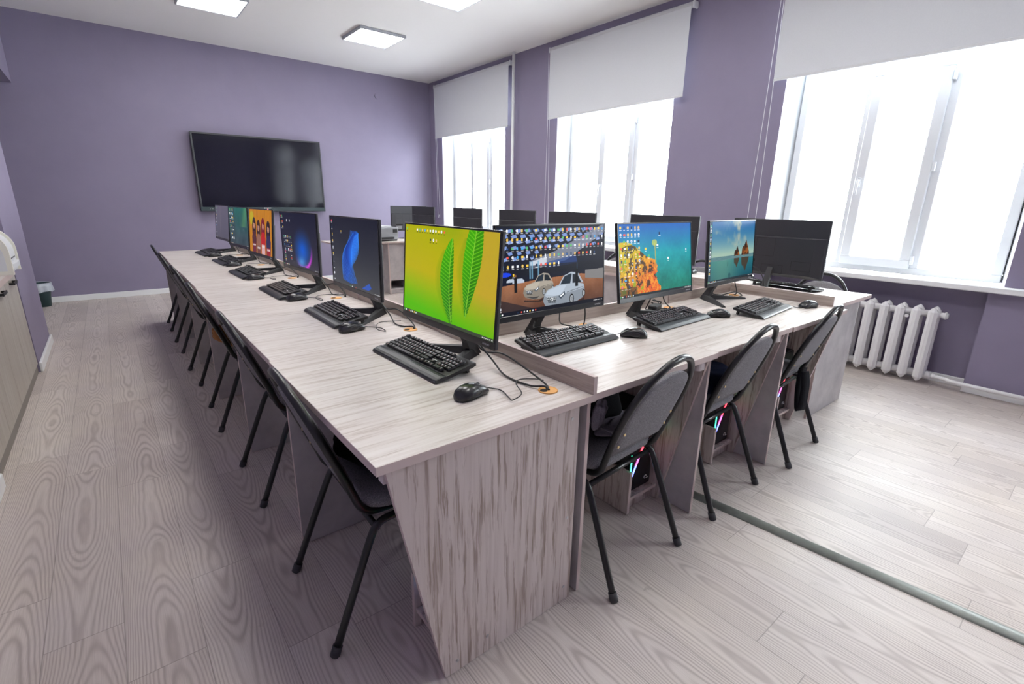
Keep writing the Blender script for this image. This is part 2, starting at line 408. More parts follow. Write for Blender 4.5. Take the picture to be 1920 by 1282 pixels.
# ------------------------------------------------------------------ ceiling lamps
M_lamp = mat('lamp diffuser', (.9, .9, .9), .5, emit=(1.0, .985, .965), es=LAMP_STRENGTH)
M_tube = mat('lamp tube', (.9, .9, .9), .5, emit=(1.0, .98, .95), es=LAMP_STRENGTH*1.8)
M_lampf = mat('lamp frame grey', (.42, .44, .48), .4)
def lamp():
    root = empty('ceiling_lamp', label='x', cat='ceiling lamp', group='square lamps on the ceiling')
    s = .305; b = MB()
    for p in ((-s, s, -s, -s+.016), (-s, s, s-.016, s), (-s, -s+.016, -s+.016, s-.016), (s-.016, s, -s+.016, s-.016)): b.box(p[0], p[1], p[2], p[3], -.035, 0, .002)
    b.build('lamp_frame', M_lampf, root)
    MB().box(-s+.016, s-.016, -s+.016, s-.016, -.026, -.006).build('diffuser', M_lamp, root)
    for k in range(4): MB().box(-s+.03, s-.03, -.225+.15*k-.02, -.225+.15*k+.02, -.031, -.026, .002).build('lamp_tube', M_tube, root)
    return root
lp = lamp()
LAMPS = [(3.08, 6.74, 'square ceiling lamp nearest the far window corner'), (1.255, 6.77, 'square ceiling lamp above the wall screen, left in the photo'),  # lamps after the top-edge one are unseen, added to light the room
         (3.09, 4.90, 'square ceiling lamp cut by the top edge in front of the far lamps'), (1.255, 4.90, 'added unseen ceiling lamp above the middle of the left desk row'),
         (3.09, 3.05, 'added unseen ceiling lamp above the desks, second from the back wall'), (1.255, 3.05, 'added unseen ceiling lamp over the second left desk'),
         (3.09, 1.2, 'added unseen ceiling lamp above the near desk row'), (1.255, 1.2, 'added unseen ceiling lamp above the near desk corner')]
for i, (x, y, lb) in enumerate(LAMPS): place(lp, (x, y, ZC), 0, lb, i == 0)

# ------------------------------------------------------------------ roller blinds
def blind(y0, y1, ztop, zbot, chain, label, i):
    root = empty('roller_blind', (4.885, (y0+y1)/2, ztop), label=label, cat='roller blind', group='grey roller blinds over the windows')
    h = (y1-y0)/2
    MB().cyl((0, -h+.012, 0), (0, h-.012, 0), .030, 18).build('roller', M_lgrey, root)
    for s in (-1, 1): MB().box(-.03, .055, s*h-.012, s*h+.012, -.032, .032, .008).build('bracket', M_white, root)
    b = MB(); b.box(-.026, -.0245, -h+.02, h-.02, -(ztop-zbot), 0)
    b.build('blind_fabric', M_blind, root)
    MB().box(-.031, -.019, -h+.02, h-.02, -(ztop-zbot)-.018, -(ztop-zbot)+.004, .003).build('bottom_bar', M_lgrey, root)
    pts = smooth_curve([(-.01, h+.022, -.02), (.012, h+.015+.25*chain[1], -(ztop-chain[0])*.5), (.02, h+.01+.5*chain[1], -(ztop-chain[0])+.03), (.02, h-.02+chain[1]*.4, -(ztop-chain[0])),
                        (.02, h-.05+chain[1]*.3, -(ztop-chain[0])+.04), (.015, h-.01, -(ztop-chain[0])*.5), (.01, h+.012, -.02)], 8)
    MB().tube(pts, .0028, 6).build('pull_chain', M_white, root)
blind(6.15, 8.30, 3.275, 2.446, (1.10, .03), 'grey roller blind on the farthest window beside the wall corner', 0)
blind(3.225, 5.31, 3.265, 2.446, (1.07, .06), 'grey roller blind on the middle window', 1)
blind(.10, 2.345, 3.27, 2.446, (1.0, .10), 'large grey roller blind on the nearest window at right', 2)

# ------------------------------------------------------------------ radiator
def radiator(y0, n, label):
    root = empty('radiator', (XW-.035, y0, 0), label=label, cat='radiator')
    P = .104
    def section(y):
        b = MB()
        for xc in (-.048, .048):
            w2, d2 = .031, .024
            prof = [(xc-d2, -w2*.35), (xc-d2, w2*.35), (xc-d2*.3, w2), (xc+d2*.6, w2), (xc+d2, w2*.5), (xc+d2, -w2*.5), (xc+d2*.6, -w2), (xc-d2*.3, -w2)]
            def ring(z, k): return [(xc+(px-xc)*k, y+py*k, z) for px, py in prof]
            b.loft([ring(.022, .06), ring(.034, .5), ring(.058, 1), ring(.585, 1), ring(.609, .5), ring(.621, .06)], smooth=False)
        b.box(-.04, .04, y-.016, y+.016, .05, .105, .006); b.box(-.04, .04, y-.016, y+.016, .535, .595, .006)
        return b
    for k in range(n): section(P*(k+.5)).build('section', M_rad, root)
    b = MB(); b.cyl((0, .012, .078), (0, P*n-.012, .078), .026, 14); b.cyl((0, .012, .562), (0, P*n-.012, .562), .026, 14)
    b.cyl((0, -.035, .562), (0, .012, .562), .022, 12); b.cyl((0, -.025, .562), (0, -.012, .562), .030, 8); b.cyl((0, -.02, .078), (0, .012, .078), .030, 8)
    b.cyl((-.03, P*2.0+.0, .53), (-.052, P*2.0, .53), .013, 12)
    b.build('manifold', M_rad, root)
    b = MB(); b.tube(smooth_curve([(0, -.015, .078), (-.02, -.12, .078), (-.05, -.3, .074), (-.05, -1.6, .070)], 4), .016, 12); b.cyl((0, -.055, .078), (0, -.02, .078), .022, 8)
    b.build('supply_pipe', M_rad, root)
    return root
radiator(.775, 11, 'white cast iron ribbed radiator under the nearest window')

# ------------------------------------------------------------------ wall screen
def wall_screen():
    root = empty('wall_screen', (1.968, YT, 1.69), label='large black interactive wall screen hung on the lilac end wall', cat='screen')
    W, H = .885, .535; y = -.12
    MB().box(-W, W, y+.012, y+.075, -H, H, .006).build('housing', M_black, root)
    b = MB(); b.box(-W, W, y, y+.014, H-.022, H, .003); b.box(-W, -W+.022, y, y+.014, -H+.06, H-.022, .003); b.box(W-.022, W, y, y+.014, -H+.06, H-.022, .003)
    b.build('bezel', mat('graphite frame', (.045, .048, .055), .35), root)
    MB().box(-W, W, y-.004, y+.014, -H, -H+.06, .004).build('lower_bezel', mat('teal grey frame', (.035, .055, .062), .4), root)
    MB().box(-W+.022, W-.022, y+.006, y+.012, -H+.06, H-.022).build('glass_panel', mat('dark screen glass', (.008, .008, .016), .10, spec=.5), root)
    b = MB(); 
    for k, wd in enumerate((.012, .006, .008, .006, .008, .006, .007, .005)): b.box(-.05+k*.0135, -.05+k*.0135+wd, y-.0055, y-.004, -H+.042, -H+.052)
    b.build('logo', mat('glowing white print', (.8, .8, .8), .5, emit=(.8, .8, .8), es=.3), root)  # logo print is given a faint glow of its own
    MB().cyl((.0, y-.008, -H+.024), (0, y-.004, -H+.024), .010, 16).build('power_button', mat('red power light', (.8, .1, .1), .4, emit=(1, .35, .35), es=1.5), root)
    b = MB()
    for k in range(5): b.box(-W+.11+k*.03, -W+.122+k*.03, y-.0055, y-.004, -H+.028, -H+.033+.004*(k % 2))
    b.build('control_marks', mat('grey print', (.5, .5, .5), .5), root)
    b = MB(); 
    for k in range(4): b.box(-W-.012, -W, y+.03, y+.06, -.15-k*.018, -.142-k*.018, .001)
    b.build('port_block', M_black, root)
    MB().box(-.35, .35, y+.075, 0, -.25, .25).build('wall_mount', M_blackd, root)
wall_screen()

# ------------------------------------------------------------------ desks
ZD = .772; TT = .024
def face_mats(o, top, band):
    """broad faces take slot 0, narrow edge faces slot 1"""
    for p in o.data.polygons:
        p.material_index = 1 if p.area < .05 else 0
def slab(name, x0, x1, y0, y1, z0, z1, mats, parent, bev=.0008, thin='z'):
    b = MB(); b.box(x0, x1, y0, y1, z0, z1, 0)
    for f in b.b.faces:
        n = f.normal; ax = 'xyz'[max(range(3), key=lambda i: abs(n[i]))]
        f.material_index = 0 if ax == thin else 1
    if bev: bmesh.ops.bevel(b.b, geom=b.b.edges[:], offset=bev, segments=1, affect='EDGES', material=1)
    return b.build(name, mats, parent)
def desk(W, D, grain, label, group, i_straight=.03, i_slant=.025, tilt_foot=.18, name='computer_desk', front=.025, pc=True, gro=True, ledge=True, swap=0):
    """origin at user's front-left corner on the floor; x to the user's right, y away from the user"""
    root = empty(name, label=label, cat='desk', group=group)
    top = M_topX if grain == 'x' else M_topY
    slab('desktop', 0, W, 0, D-.0, ZD-TT, ZD, [top, M_band], root)
    if ledge: slab('back_ledge', 0, W, D-.017, D-.001, ZD+.0003, ZD+.06, [M_ledge[grain], M_band], root, thin='y')
    zu = ZD-TT-.0004
    slab('straight_side_panel', i_straight, i_straight+.016, front, D-.05, .002, zu, [M_conc, M_band], root, thin='x')
    # slanted panel: its front edge leans back towards the floor
    b = MB(); xr = W-i_slant
    b.prism([(front, zu), (D-.05, zu), (D-.05, .002), (tilt_foot, .002)], xr-.016, 'x', .016)
    for f in b.b.faces: f.material_index = 0 if abs(f.normal.x) > .9 else 1
    bmesh.ops.recalc_face_normals(b.b, faces=b.b.faces[:])
    for f in b.b.faces: f.material_index = 0 if abs(f.normal.x) > .9 else 1
    sp = b.build('slanted_side_panel', [M_panel, M_band], root)
    for (yy, zz) in ((.22, .04), (.33, .06), (D-.08, .06), (D-.08, .34), (D-.08, .70)):
        MB().cyl((xr, yy, zz), (xr+.0012, yy, zz), .0055, 10).build('screw', M_screw, sp)
    slab('back_panel', i_straight+.017, xr-.017, D-.066, D-.05, .22 if pc else .05, zu, [M_conc, M_band], root, thin='y')
    if pc:
        x1 = xr-.016; x0 = x1-.215
        slab('tower_divider', x0, x0+.016, .195, .60, .002, .21, [M_panel, M_band], root, thin='x')
        slab('tower_shelf', x0+.0165, x1-.0005, .20, .60, .062, .078, [M_panel, M_band], root, thin='z')
        slab('tower_plinth', x0+.0165, x1-.0005, .225, .241, .002, .0615, [M_panel, M_band], root, thin='y')
    # small rounded headset bracket under the front edge
    b = MB(); pr = [(xr-.055, 0), (xr-.017, 0)]
    n = 10; cx, cy, r = xr-.040, .055, .022
    pts = [(xr-.0165, .03)] + [(cx+r*math.cos(a), cy-r*math.sin(a)) for a in [PI*.5+PI*k/n for k in range(n+1)]] + [(xr-.0165, .077)]
    pts = [(xr-.0165, cy-r), (cx, cy-r)] + [(cx-r*math.sin(PI*k/n), cy-r*math.cos(PI*k/n)) for k in range(1, n)] + [(cx, cy+r), (xr-.0165, cy+r)]
    b.prism(pts, zu-.052, 'z', .052, smooth=False)
    b.build('hook_block', M_lpink, root)
    if gro:
        gx = gro if not isinstance(gro, bool) else W-.115
        g = MB(); g.cyl((gx, D-.105, ZD+.0004), (gx, D-.105, ZD+.0025), .032, 32)
        g.tube([(gx+.030*math.cos(2*PI*k/28), D-.105+.030*math.sin(2*PI*k/28), ZD+.0025) for k in range(28)], .0016, 6, closed=True)
        gg = g.build('cable_grommet', M_orange, root)
        MB().cyl((gx-.004, D-.120, ZD+.0026), (gx-.004, D-.120, ZD+.0032), .0125, 18).build('cable_hole', M_hole, gg)
    return root
M_lpink = mat('pale pink plastic', (.62, .56, .56), .45)
M_ledge = {'x': wood('shade darkened ledge wood', 0, (.50, .43, .38), (.38, .31, .27), (.22, .165, .14), amount=.8), 'y': None}  # ledge brown, darkened in the colour for shade on its upright face
M_ledge['y'] = M_ledge['x']
LW = .947; LY0 = .947; LX0 = .381
who = ['under the green leaf monitor', 'under the blue ribbon monitor', 'under the blue glow monitor', 'under the four figures monitor', 'under the teal monitor', 'nearest the wall screen']
DL = .739
for i in range(6):
    # small differences of alignment between neighbouring desks, as set out by hand
    d = desk(LW-.001, DL, 'y', 'pale wood computer desk of the left row %s' % who[i], 'desks of the left row', i_straight=.05, i_slant=.025, front=.03)
    d.location = (LX0+(.0 if i % 2 == 0 else .006), LY0+LW*(i+1), 0); d.rotation_euler = (0, 0, -PI/2)
BX = [1.121, 1.868, 2.590, 3.326]; BY = .953
bw = ['carrying the car showroom monitor', 'carrying the sea cliff monitor', 'carrying the beach rocks monitor']
for i in range(3):
    d = desk(BX[i+1]-BX[i]-.001, .742, 'x', 'pale wood computer desk in the near row %s' % bw[i], 'desks of the near row', i_straight=-.018 if i else -.014, i_slant=.02, front=.02,
             gro=.62 if i == 2 else True, tilt_foot=.19)
    d.location = (BX[i], BY-(.0, -.006, .0)[i], 0)
RW = .937
rn = ['at the near end', 'second from the near end', 'third from the near end', 'fourth from the near end', 'fifth from the near end', 'at the far end']
for i in range(6):
    d = desk(RW-.001, .722, 'y', 'pale wood computer desk of the window row, %s' % rn[i], 'desks of the window row', i_straight=.04 if i == 0 else .01, i_slant=.022, front=.09, gro=i != 0)
    d.location = (4.069, 1.042+RW*i, 0); d.rotation_euler = (0, 0, PI/2)

# ------------------------------------------------------------------ screen pictures
def poly(U, V, pts):
    ins = np.zeros(U.shape, bool); n = len(pts)
    for i in range(n):
        x1, y1 = pts[i]; x2, y2 = pts[(i+1) % n]
        if y1 == y2: continue
        c = ((y1 > V) != (y2 > V)) & (U < (x2-x1)*(V-y1)/(y2-y1)+x1); ins ^= c
    return ins
def grid(nx, ny):
    U, V = np.meshgrid((np.arange(nx)+.5)/nx, (np.arange(ny)+.5)/ny); return U, V
def C(*c): return np.array(c, float)
def lerp(a, b, t): return a[None, None, :]*(1-t[..., None])+b[None, None, :]*t[..., None]
def put(img, mask, col, a=1.):
    if callable(col): col = col()
    img[mask] = img[mask]*(1-a)+np.array(col, float)*a if not (isinstance(col, np.ndarray) and col.ndim == 3) else img[mask]*(1-a)+col[mask]*a
def blobnoise(U, V, seed, freqs=(3, 7, 15, 31), fall=.6):
    rs = np.random.RandomState(seed); out = np.zeros(U.shape); amp = 1; tot = 0
    for f in freqs:
        g = rs.rand(f+3, f*2+3); x = U*f*1.8; y = V*f; xi = np.floor(x).astype(int); yi = np.floor(y).astype(int); fx = x-xi; fy = y-yi
        fx = fx*fx*(3-2*fx); fy = fy*fy*(3-2*fy)
        out += amp*(g[yi, xi]*(1-fx)*(1-fy)+g[yi, xi+1]*fx*(1-fy)+g[yi+1, xi]*(1-fx)*fy+g[yi+1, xi+1]*fx*fy); tot += amp; amp *= fall
    return out/tot
ICON = [(240, 200, 70), (245, 245, 245), (70, 160, 220), (225, 80, 60), (240, 200, 70), (225, 230, 240), (30, 60, 90), (235, 190, 60), (240, 240, 240), (20, 40, 70), (90, 180, 100), (240, 205, 90)]
def icons(img, U, V, cells_, seed=1, s=(.010, .016), text=(235, 235, 235)):
    rs = np.random.RandomState(seed)
    for (u, v) in cells_:
        c = ICON[rs.randint(len(ICON))]
        k = rs.rand()
        if k < .3: m_ = ((U-u)/s[0])**2+((V-v)/s[1])**2 < 1
        elif k < .65: m_ = (abs(U-u) < s[0]*.7) & (abs(V-v) < s[1])
        else: m_ = (abs(U-u) < s[0]) & (abs(V-v) < s[1]*.75)
        put(img, m_, c); 
        if k < .3: put(img, ((U-u)/s[0])**2+((V-v)/s[1])**2 < .15, (60, 120, 220))
        tw = s[0]*(.8+.6*rs.rand())
        put(img, (abs(U-u) < tw) & (abs(V-v-s[1]*1.75) < .0045), text, .75)
def taskbar(img, U, V, col, seed=3, cells_=None, h=.035):
    put(img, V > 1-h, col)
    rs = np.random.RandomState(seed)
    for u in (cells_ or [.01+.022*k for k in range(8)]):
        put(img, (abs(U-u) < .005) & (abs(V-1+h/2) < .008), ICON[rs.randint(len(ICON))])
    for u in (.90, .915, .93, .95, .965, .985): put(img, (abs(U-u) < .005) & (abs(V-1+h/2) < .004), (210, 210, 210))
def pic_leaf(nx=400, ny=225):
    U, V = grid(nx, ny)
    base = lerp(C(158, 158, 0), C(178, 160, 24), np.clip(V*1.3, 0, 1)); 
    w1 = np.exp(-((U-.92)/.22)**2)*.8; base = base*(1-w1[..., None])+C(176, 146, 46)*w1[..., None]
    g = np.clip((V-.52-.16*(U-.5))/.42, 0, 1)**1.1; base = base*(1-g[..., None])+C(78, 168, 6)*g[..., None]
    g = np.exp(-(((U-.55)/.16)**2+((V-.02)/.14)**2)); base = base*(1-.5*g[..., None])+C(120, 150, 10)*.5*g[..., None]
    img = base
    def leaf(axis, wid, v0, v1, sh):
        t = np.clip((V-v0)/(v1-v0), 0, 1); cx = axis(t); w_ = wid(t)
        for off, a in ((.055, .35), (.035, .35)):
            put(img, (V > v0+.12) & (V < v1) & (U < cx) & (U > cx-w_*1.0-off*np.sin(PI*t)), (90, 140, 6), a*.5)
        saw = .012*np.abs(((V*28) % 1)-.3)
        ins = (V > v0) & (V < v1) & (U < cx+w_*sh-saw*.6) & (U > cx-w_+saw*.5)
        q = np.abs(U-cx)/np.maximum(w_, 1e-3)
        dark = np.clip((V-.25)/.6, 0, 1)
        col = lerp(C(56, 150, 4), C(30, 96, 30), np.clip(dark*(1-.5*q), 0, 1)); col[...] = np.where((U > cx)[..., None], col*.86, col)
        put(img, ins, col)
        vein = np.abs(((V*27+q*1.6+(U > cx)*.35) % 1)-.5) < .13
        put(img, ins & vein, (110, 190, 30), .75); put(img, ins & (np.abs(U-cx) < .0035), (130, 190, 50), .9)
    leaf(lambda t: .568-.03*np.sin(PI*t*.9)+.03*t*t, lambda t: .118*np.sin(PI*np.clip(t*.98+.01, 0, 1))**.7*(1-.30*t), .10, .985, .42)
    leaf(lambda t: .80-.075*t**.9, lambda t: .105*np.sqrt(np.clip(1-t, 0, 1))*(.60+.5*np.sin(PI*t)), -.04, .86, .95)
    icons(img, U, V, [(.022, .045)]+[(.155+.032*k, .05) for k in range(11)]+[(.32+.034*k, .145) for k in range(3)], 4, s=(.008, .015), text=(60, 60, 20))
    taskbar(img, U, V, (54, 62, 48)); return img
def pic_cars(nx=420, ny=236):
    U, V = grid(nx, ny); img = np.zeros((ny, nx, 3))+C(12, 16, 34)
    n = blobnoise(U, V, 5)
    # ceiling panels
    for r in range(6):
        for c in range(16):
            u = .03+.075*c+(r % 2)*.035; v = .05+.062*r; s_ = .030*(1-.07*r)
            if u+.6*v > 1.05 or (r > 3 and u > .35): continue
            put(img, poly(U, V, [(u-s_, v-.008), (u+s_*.55, v-.022), (u+s_, v+.012), (u-s_*.4, v+.024)]), (116, 140, 196))
    put(img, poly(U, V, [(.27, .40), (.50, .30), (.98, .0), (1, 0), (1, .10), (.60, .42), (.28, .49)]), (128, 134, 150), .85)
    put(img, poly(U, V, [(.27, .41), (.42, .36), (.42, .47), (.28, .49)]), (188, 194, 205))
    put(img, poly(U, V, [(.40, .43), (.70, .36), (.72, .46), (.42, .50)]), (36, 66, 130), .7)
    put(img, (V > .45) & (V < .56), (12, 14, 26), .6)
    for u in (.27, .29, .345): put(img, (abs(U-u) < .006) & (V > .40) & (V < .60), (110, 160, 190), .8)
    put(img, (((U-.06)/.05)**2+((V-.53)/.025)**2 < 1), (20, 60, 210))
    # floor
    fl = poly(U, V, [(0, .66), (.3, .62), (.75, .60), (1, .66), (1, 1), (0, 1)])
    put(img, fl, (lerp(C(150, 98, 66), C(84, 54, 42), np.clip((V-.62)/.35, 0, 1))+(n[..., None]-.5)*50))
    put(img, (abs(((U-.5)/(V-.35+.01)*2.2) % .2) < .012) & fl, (90, 60, 45), .3)
    put(img, poly(U, V, [(.80, .565), (1, .56), (1, .70), (.80, .665)]), (118, 116, 116))
    put(img, poly(U, V, [(0, .80), (.35, .98), (.35, 1), (0, 1)]), (20, 20, 30), .6)
    for u, v, k in ((.10, .60, .35), (.16, .61, .5)): # far cars
        put(img, poly(U, V, [(u-.08*k, v), (u-.03*k, v-.05*k), (u+.08*k, v-.05*k), (u+.12*k, v), (u+.12*k, v+.05*k), (u-.08*k, v+.05*k)]), (175, 185, 200))
    def car(u, v, s_, col, dark):
        P = lambda pts: poly(U, V, [(u+a*s_, v+b*s_*1.78) for a, b in pts])
        put(img, P([(-.5, .33), (.02, .40), (.60, .18), (.6, .24), (.1, .44), (-.5, .38)]), (30, 22, 22), .7)
        put(img, P([(-.50, .02), (-.40, -.07), (-.10, -.14), (.35, -.15), (.58, -.10), (.62, .02), (.60, .16), (.42, .22), (.30, .30), (.05, .36), (-.20, .34), (-.46, .26), (-.53, .14)]), lambda: np.array(col)*.80); put(img, P([(-.50, .02), (-.40, -.07), (-.10, -.14), (.35, -.15), (.58, -.10), (.61, -.02), (.30, .02), (-.05, .06), (-.44, .08)]), col)
        put(img, P([(-.12, -.13), (.02, -.30), (.22, -.36), (.42, -.33), (.58, -.12), (.35, -.145)]), col)
        put(img, P([(-.08, -.135), (.04, -.285), (.20, -.33), (.24, -.32), (.20, -.14)]), (28, 40, 52)); put(img, P([(.26, -.31), (.40, -.30), (.52, -.13), (.26, -.14)]), (24, 30, 38))
        put(img, P([(-.46, .02), (-.40, -.05), (-.10, -.115), (.10, -.12), (-.05, .05), (-.20, .07)]), np.array(col)*1.10)
        put(img, P([(-.44, .07), (-.18, .10), (-.20, .20), (-.40, .18)]), dark)
        for k in (.095, .125, .155): put(img, P([(-.43, k-.02), (-.19, k+.01), (-.19, k+.018), (-.43, k-.010)]), (190, 195, 200))
        put(img, ((U-(u-.30*s_))**2+((V-(v+.125*s_*1.78))/1.78)**2 < (.034*s_)**2), (225, 228, 232))
        put(img, ((U-(u-.30*s_))**2+((V-(v+.125*s_*1.78))/1.78)**2 < (.022*s_)**2), (60, 64, 70))
        put(img, P([(-.13, .09), (.04, .0), (.06, .06), (-.06, .14)]), (60, 70, 82)); put(img, P([(-.09, .085), (.02, .03), (.02, .06), (-.06, .10)]), (235, 240, 245))
        put(img, P([(-.46, .24), (-.15, .28), (.04, .27), (-.02, .33), (-.2, .32)]), dark, .8)
        for cu, r in ((.24, .10), (.585, .075)):
            q = np.sqrt(((U-(u+cu*s_))*1.55)**2+((V-(v+(.17 if cu < .4 else .09)*s_*1.78))/1.78)**2)
            put(img, q < r*s_, (18, 18, 20)); put(img, (q < r*.72*s_), (150, 155, 160)); put(img, (q < r*.55*s_) & (np.abs(np.sin(5*np.arctan2(V-v-.3*s_, U-u-cu*s_))) < .4), (50, 52, 56))
        put(img, P([(.10, .02), (.58, -.05), (.58, -.04), (.10, .035)]), np.array(col)*.6)
    car(.335, .70, .24, (158, 150, 138), (44, 44, 48))
    car(.575, .80, .36, (160, 170, 182), (40, 46, 54))
    put(img, (abs(U-.712) < .014) & (V > .52) & (V < .76), (10, 12, 18)); put(img, (abs(U-.715) < .004) & (V > .46) & (V < .54), (40, 60, 80))
    put(img, (abs(U-.145) < .012) & (V > .56) & (V < .74), (14, 14, 18)); put(img, (((U-.145)/.008)**2+((V-.55)/.014)**2 < 1), (120, 80, 60))
    cs = []
    rs = np.random.RandomState(2)
    for r in range(4):
        for k in range(24):
            if r == 3 and k > 21: continue
            cs.append((.045+.0405*k, .05+.098*r))
    cs += [(.045+.0405*k, .445) for k in (0, 1, 2, 3, 4, 5, 7, 8, 9, 10, 11, 12)] + [(.13, .54)] + [(.012, .55+.09*k) for k in range(5)]
    icons(img, U, V, cs, 9, s=(.0085, .0165))
    taskbar(img, U, V, (14, 16, 28), 3, [.01, .03, .16, .19, .215, .24, .265, .29, .315], h=.05); return img
def pic_cliff(nx=320, ny=180):
    U, V = grid(nx, ny); n = blobnoise(U, V, 11, (4, 9, 22, 45), .75)
    img = lerp(C(24, 92, 176), C(0, 148, 160), np.clip(V*2.4, 0, 1)); g = np.clip((V-.42)/.5, 0, 1); img = img*(1-g[..., None])+C(10, 112, 96)*g[..., None]
    img += (n[..., None]-.5)*C(30, 60, 50)*np.clip(V*1.6, .2, 1)[..., None]
    top = np.interp(U, [0, .12, .25, .35, .42, .48, .50, .52], [.24, .29, .36, .47, .50, .53, .60, 1.0])
    edge = np.interp(V, [.24, .5, .62, .8, .9, 1], [0, .42, .50, .49, .55, .60])
    j = (n-.5)*.10; cl = poly(U+j, V+j, [(-.2, .20), (.10, .25), (.22, .32), (.33, .44), (.41, .48), (.47, .52), (.49, .60), (.475, .74), (.50, .84), (.54, .93), (.60, 1.2), (-.2, 1.2)]); n2 = blobnoise(U, V, 23, (12, 26, 60), .8)
    q = np.clip((U+V-.55)*1.5+(n2-.5)*1.2, 0, 1); col = lerp(C(196, 176, 20), C(206, 84, 26), q); put(img, cl, col)
    put(img, cl & (n2 > .58), (40, 34, 24), .8); put(img, cl & (n2 < .40), (228, 150, 40), .7); put(img, cl & (n2 < .36) & (U < .3), (120, 150, 20), .8)
    put(img, cl & (V > .86) & (U < .22), (20, 30, 12), .5)
    put(img, (abs(U-.465-(V-.3)*.03) < .006) & (V > .27) & (V < .62), (150, 160, 90)); put(img, ((U-.46)/.035)**2+((V-.27)/.045)**2 < 1, (190, 190, 90), .8)
    cs = [(.03+.045*k, .05) for k in range(6)]+[(.03+.045*k, .145) for k in range(6)]+[(.07+.045*k, .235) for k in range(5)]+[(.53, .14), (.50, .31), (.65, .51), (.92, .40), (.34, .35), (.38, .45)]
    for r in range(7): cs += [(.03+.045*k, .33+.087*r) for k in range(6 if r < 5 else 4) if (k+r) % 5 != 4]
    icons(img, U, V, cs, 14, s=(.011, .019)); taskbar(img, U, V, (24, 34, 40)); return img
def pic_beach(nx=300, ny=170):
    U, V = grid(nx, ny); n = blobnoise(U, V, 31, (3, 7, 16), .6)
    sky = lerp(C(20, 92, 150), C(150, 176, 160), np.clip(V/.55, 0, 1)**1.4); img = sky.copy()
    cl = np.clip((n-.52)*5, 0, 1)*np.clip((U-.25)*2.5, 0, 1)*(V < .42)*np.clip((.5-V)*5, 0, 1); img = img*(1-.75*cl[..., None])+C(205, 186, 150)*.75*cl[..., None]
    m_ = np.exp(-(((U-.30)/.22)**2+((V-.22-.55*(U-.2))/.05)**2))*np.clip((n-.38)*5, 0, 1); img = img*(1-.85*m_[..., None])+C(206, 186, 150)*.85*m_[..., None]
    put(img, V > .62, lerp(C(40, 110, 120), C(8, 66, 84), np.clip((V-.62)/.38, 0, 1))); rf = np.exp(-((U-.30)/.35)**2)*(V > .62)
    img = img*(1-.5*rf[..., None])+C(120, 160, 130)*.5*rf[..., None]
    put(img, (V > .585) & (V < .65), lerp(C(120, 150, 150), C(50, 90, 100), (np.sin(V*420+n*9)*.5+.5)))
    for a, s_ in ((.60, 1), (.80, 1.55)):
        w_ = .050*s_**.9; h = .17*s_**1.0
        pts = [(a-w_*1.25, .60), (a-w_*1.1, .60-h*.42), (a-w_*.8, .60-h*.62), (a-w_*.5, .60-h*.58), (a-w_*.1, .60-h*.86), (a+w_*.2, .60-h), (a+w_*.45, .60-h*.74), (a+w_*.8, .60-h*.50), (a+w_*1.15, .60-h*.2), (a+w_*1.25, .60)]
        put(img, poly(U, V, pts), lerp(C(46, 28, 20), C(176, 100, 44), np.clip((U-a+w_)/(2*w_)*.6+(blobnoise(U, V, 77, (20, 50))-.5)*1.8, 0, 1))); put(img, poly(U, V, [(x, 1.24-y) for x, y in pts]), (70, 40, 24), .75)
    put(img, (abs(U-.405) < .005) & (V > .68) & (V < .76), (20, 30, 36)); put(img, (((U-.45)/.03)**2+((V-.93)/.05)**2 < 1), (10, 46, 60), .4)
    put(img, U < .055, (40, 50, 64), .65); icons(img, U, V, [(.028, .07+.07*k) for k in range(12)], 3, s=(.012, .014)); taskbar(img, U, V, (30, 46, 54)); return img
def pic_ribbon(nx=240, ny=135):
    U, V = grid(nx, ny); img = lerp(C(22, 24, 38), C(58, 60, 66), np.clip(V*1.15, 0, 1))
    for k in range(9):       # folded translucent sheets
        a = k/8; cx = .42+.10*np.sin(V*5.2+a*2.0)+.10*(V < .45)*(.45-V)*2; w_ = (.035+.12*np.exp(-((V-.50)/.26)**2))*(1-.5*a); c0 = cx-.03+a*.10
        ins = (abs(U-c0) < w_) & (V > .17+.06*a) & (V < .95-.06*abs(a-.5))
        sh = np.clip((U-c0)/w_*.5+.5, 0, 1); put(img, ins, lerp(C(14, 44, 130), C(36, 112, 224), sh**1.5), .45); put(img, ins & (abs(abs(U-c0)-w_) < .006), (60, 140, 235), .6)
    put(img, poly(U, V, [(.62, .98), (.70, .93), (.80, .86), (.84, .92), (.74, .99)]), (30, 80, 190), .8)
    icons(img, U, V, [(.035, .06+.10*k) for k in range(10)]+[(.25, .2)], 5, s=(.010, .014)); taskbar(img, U, V, (66, 66, 68), 3, [.40, .44, .48, .52]); return img
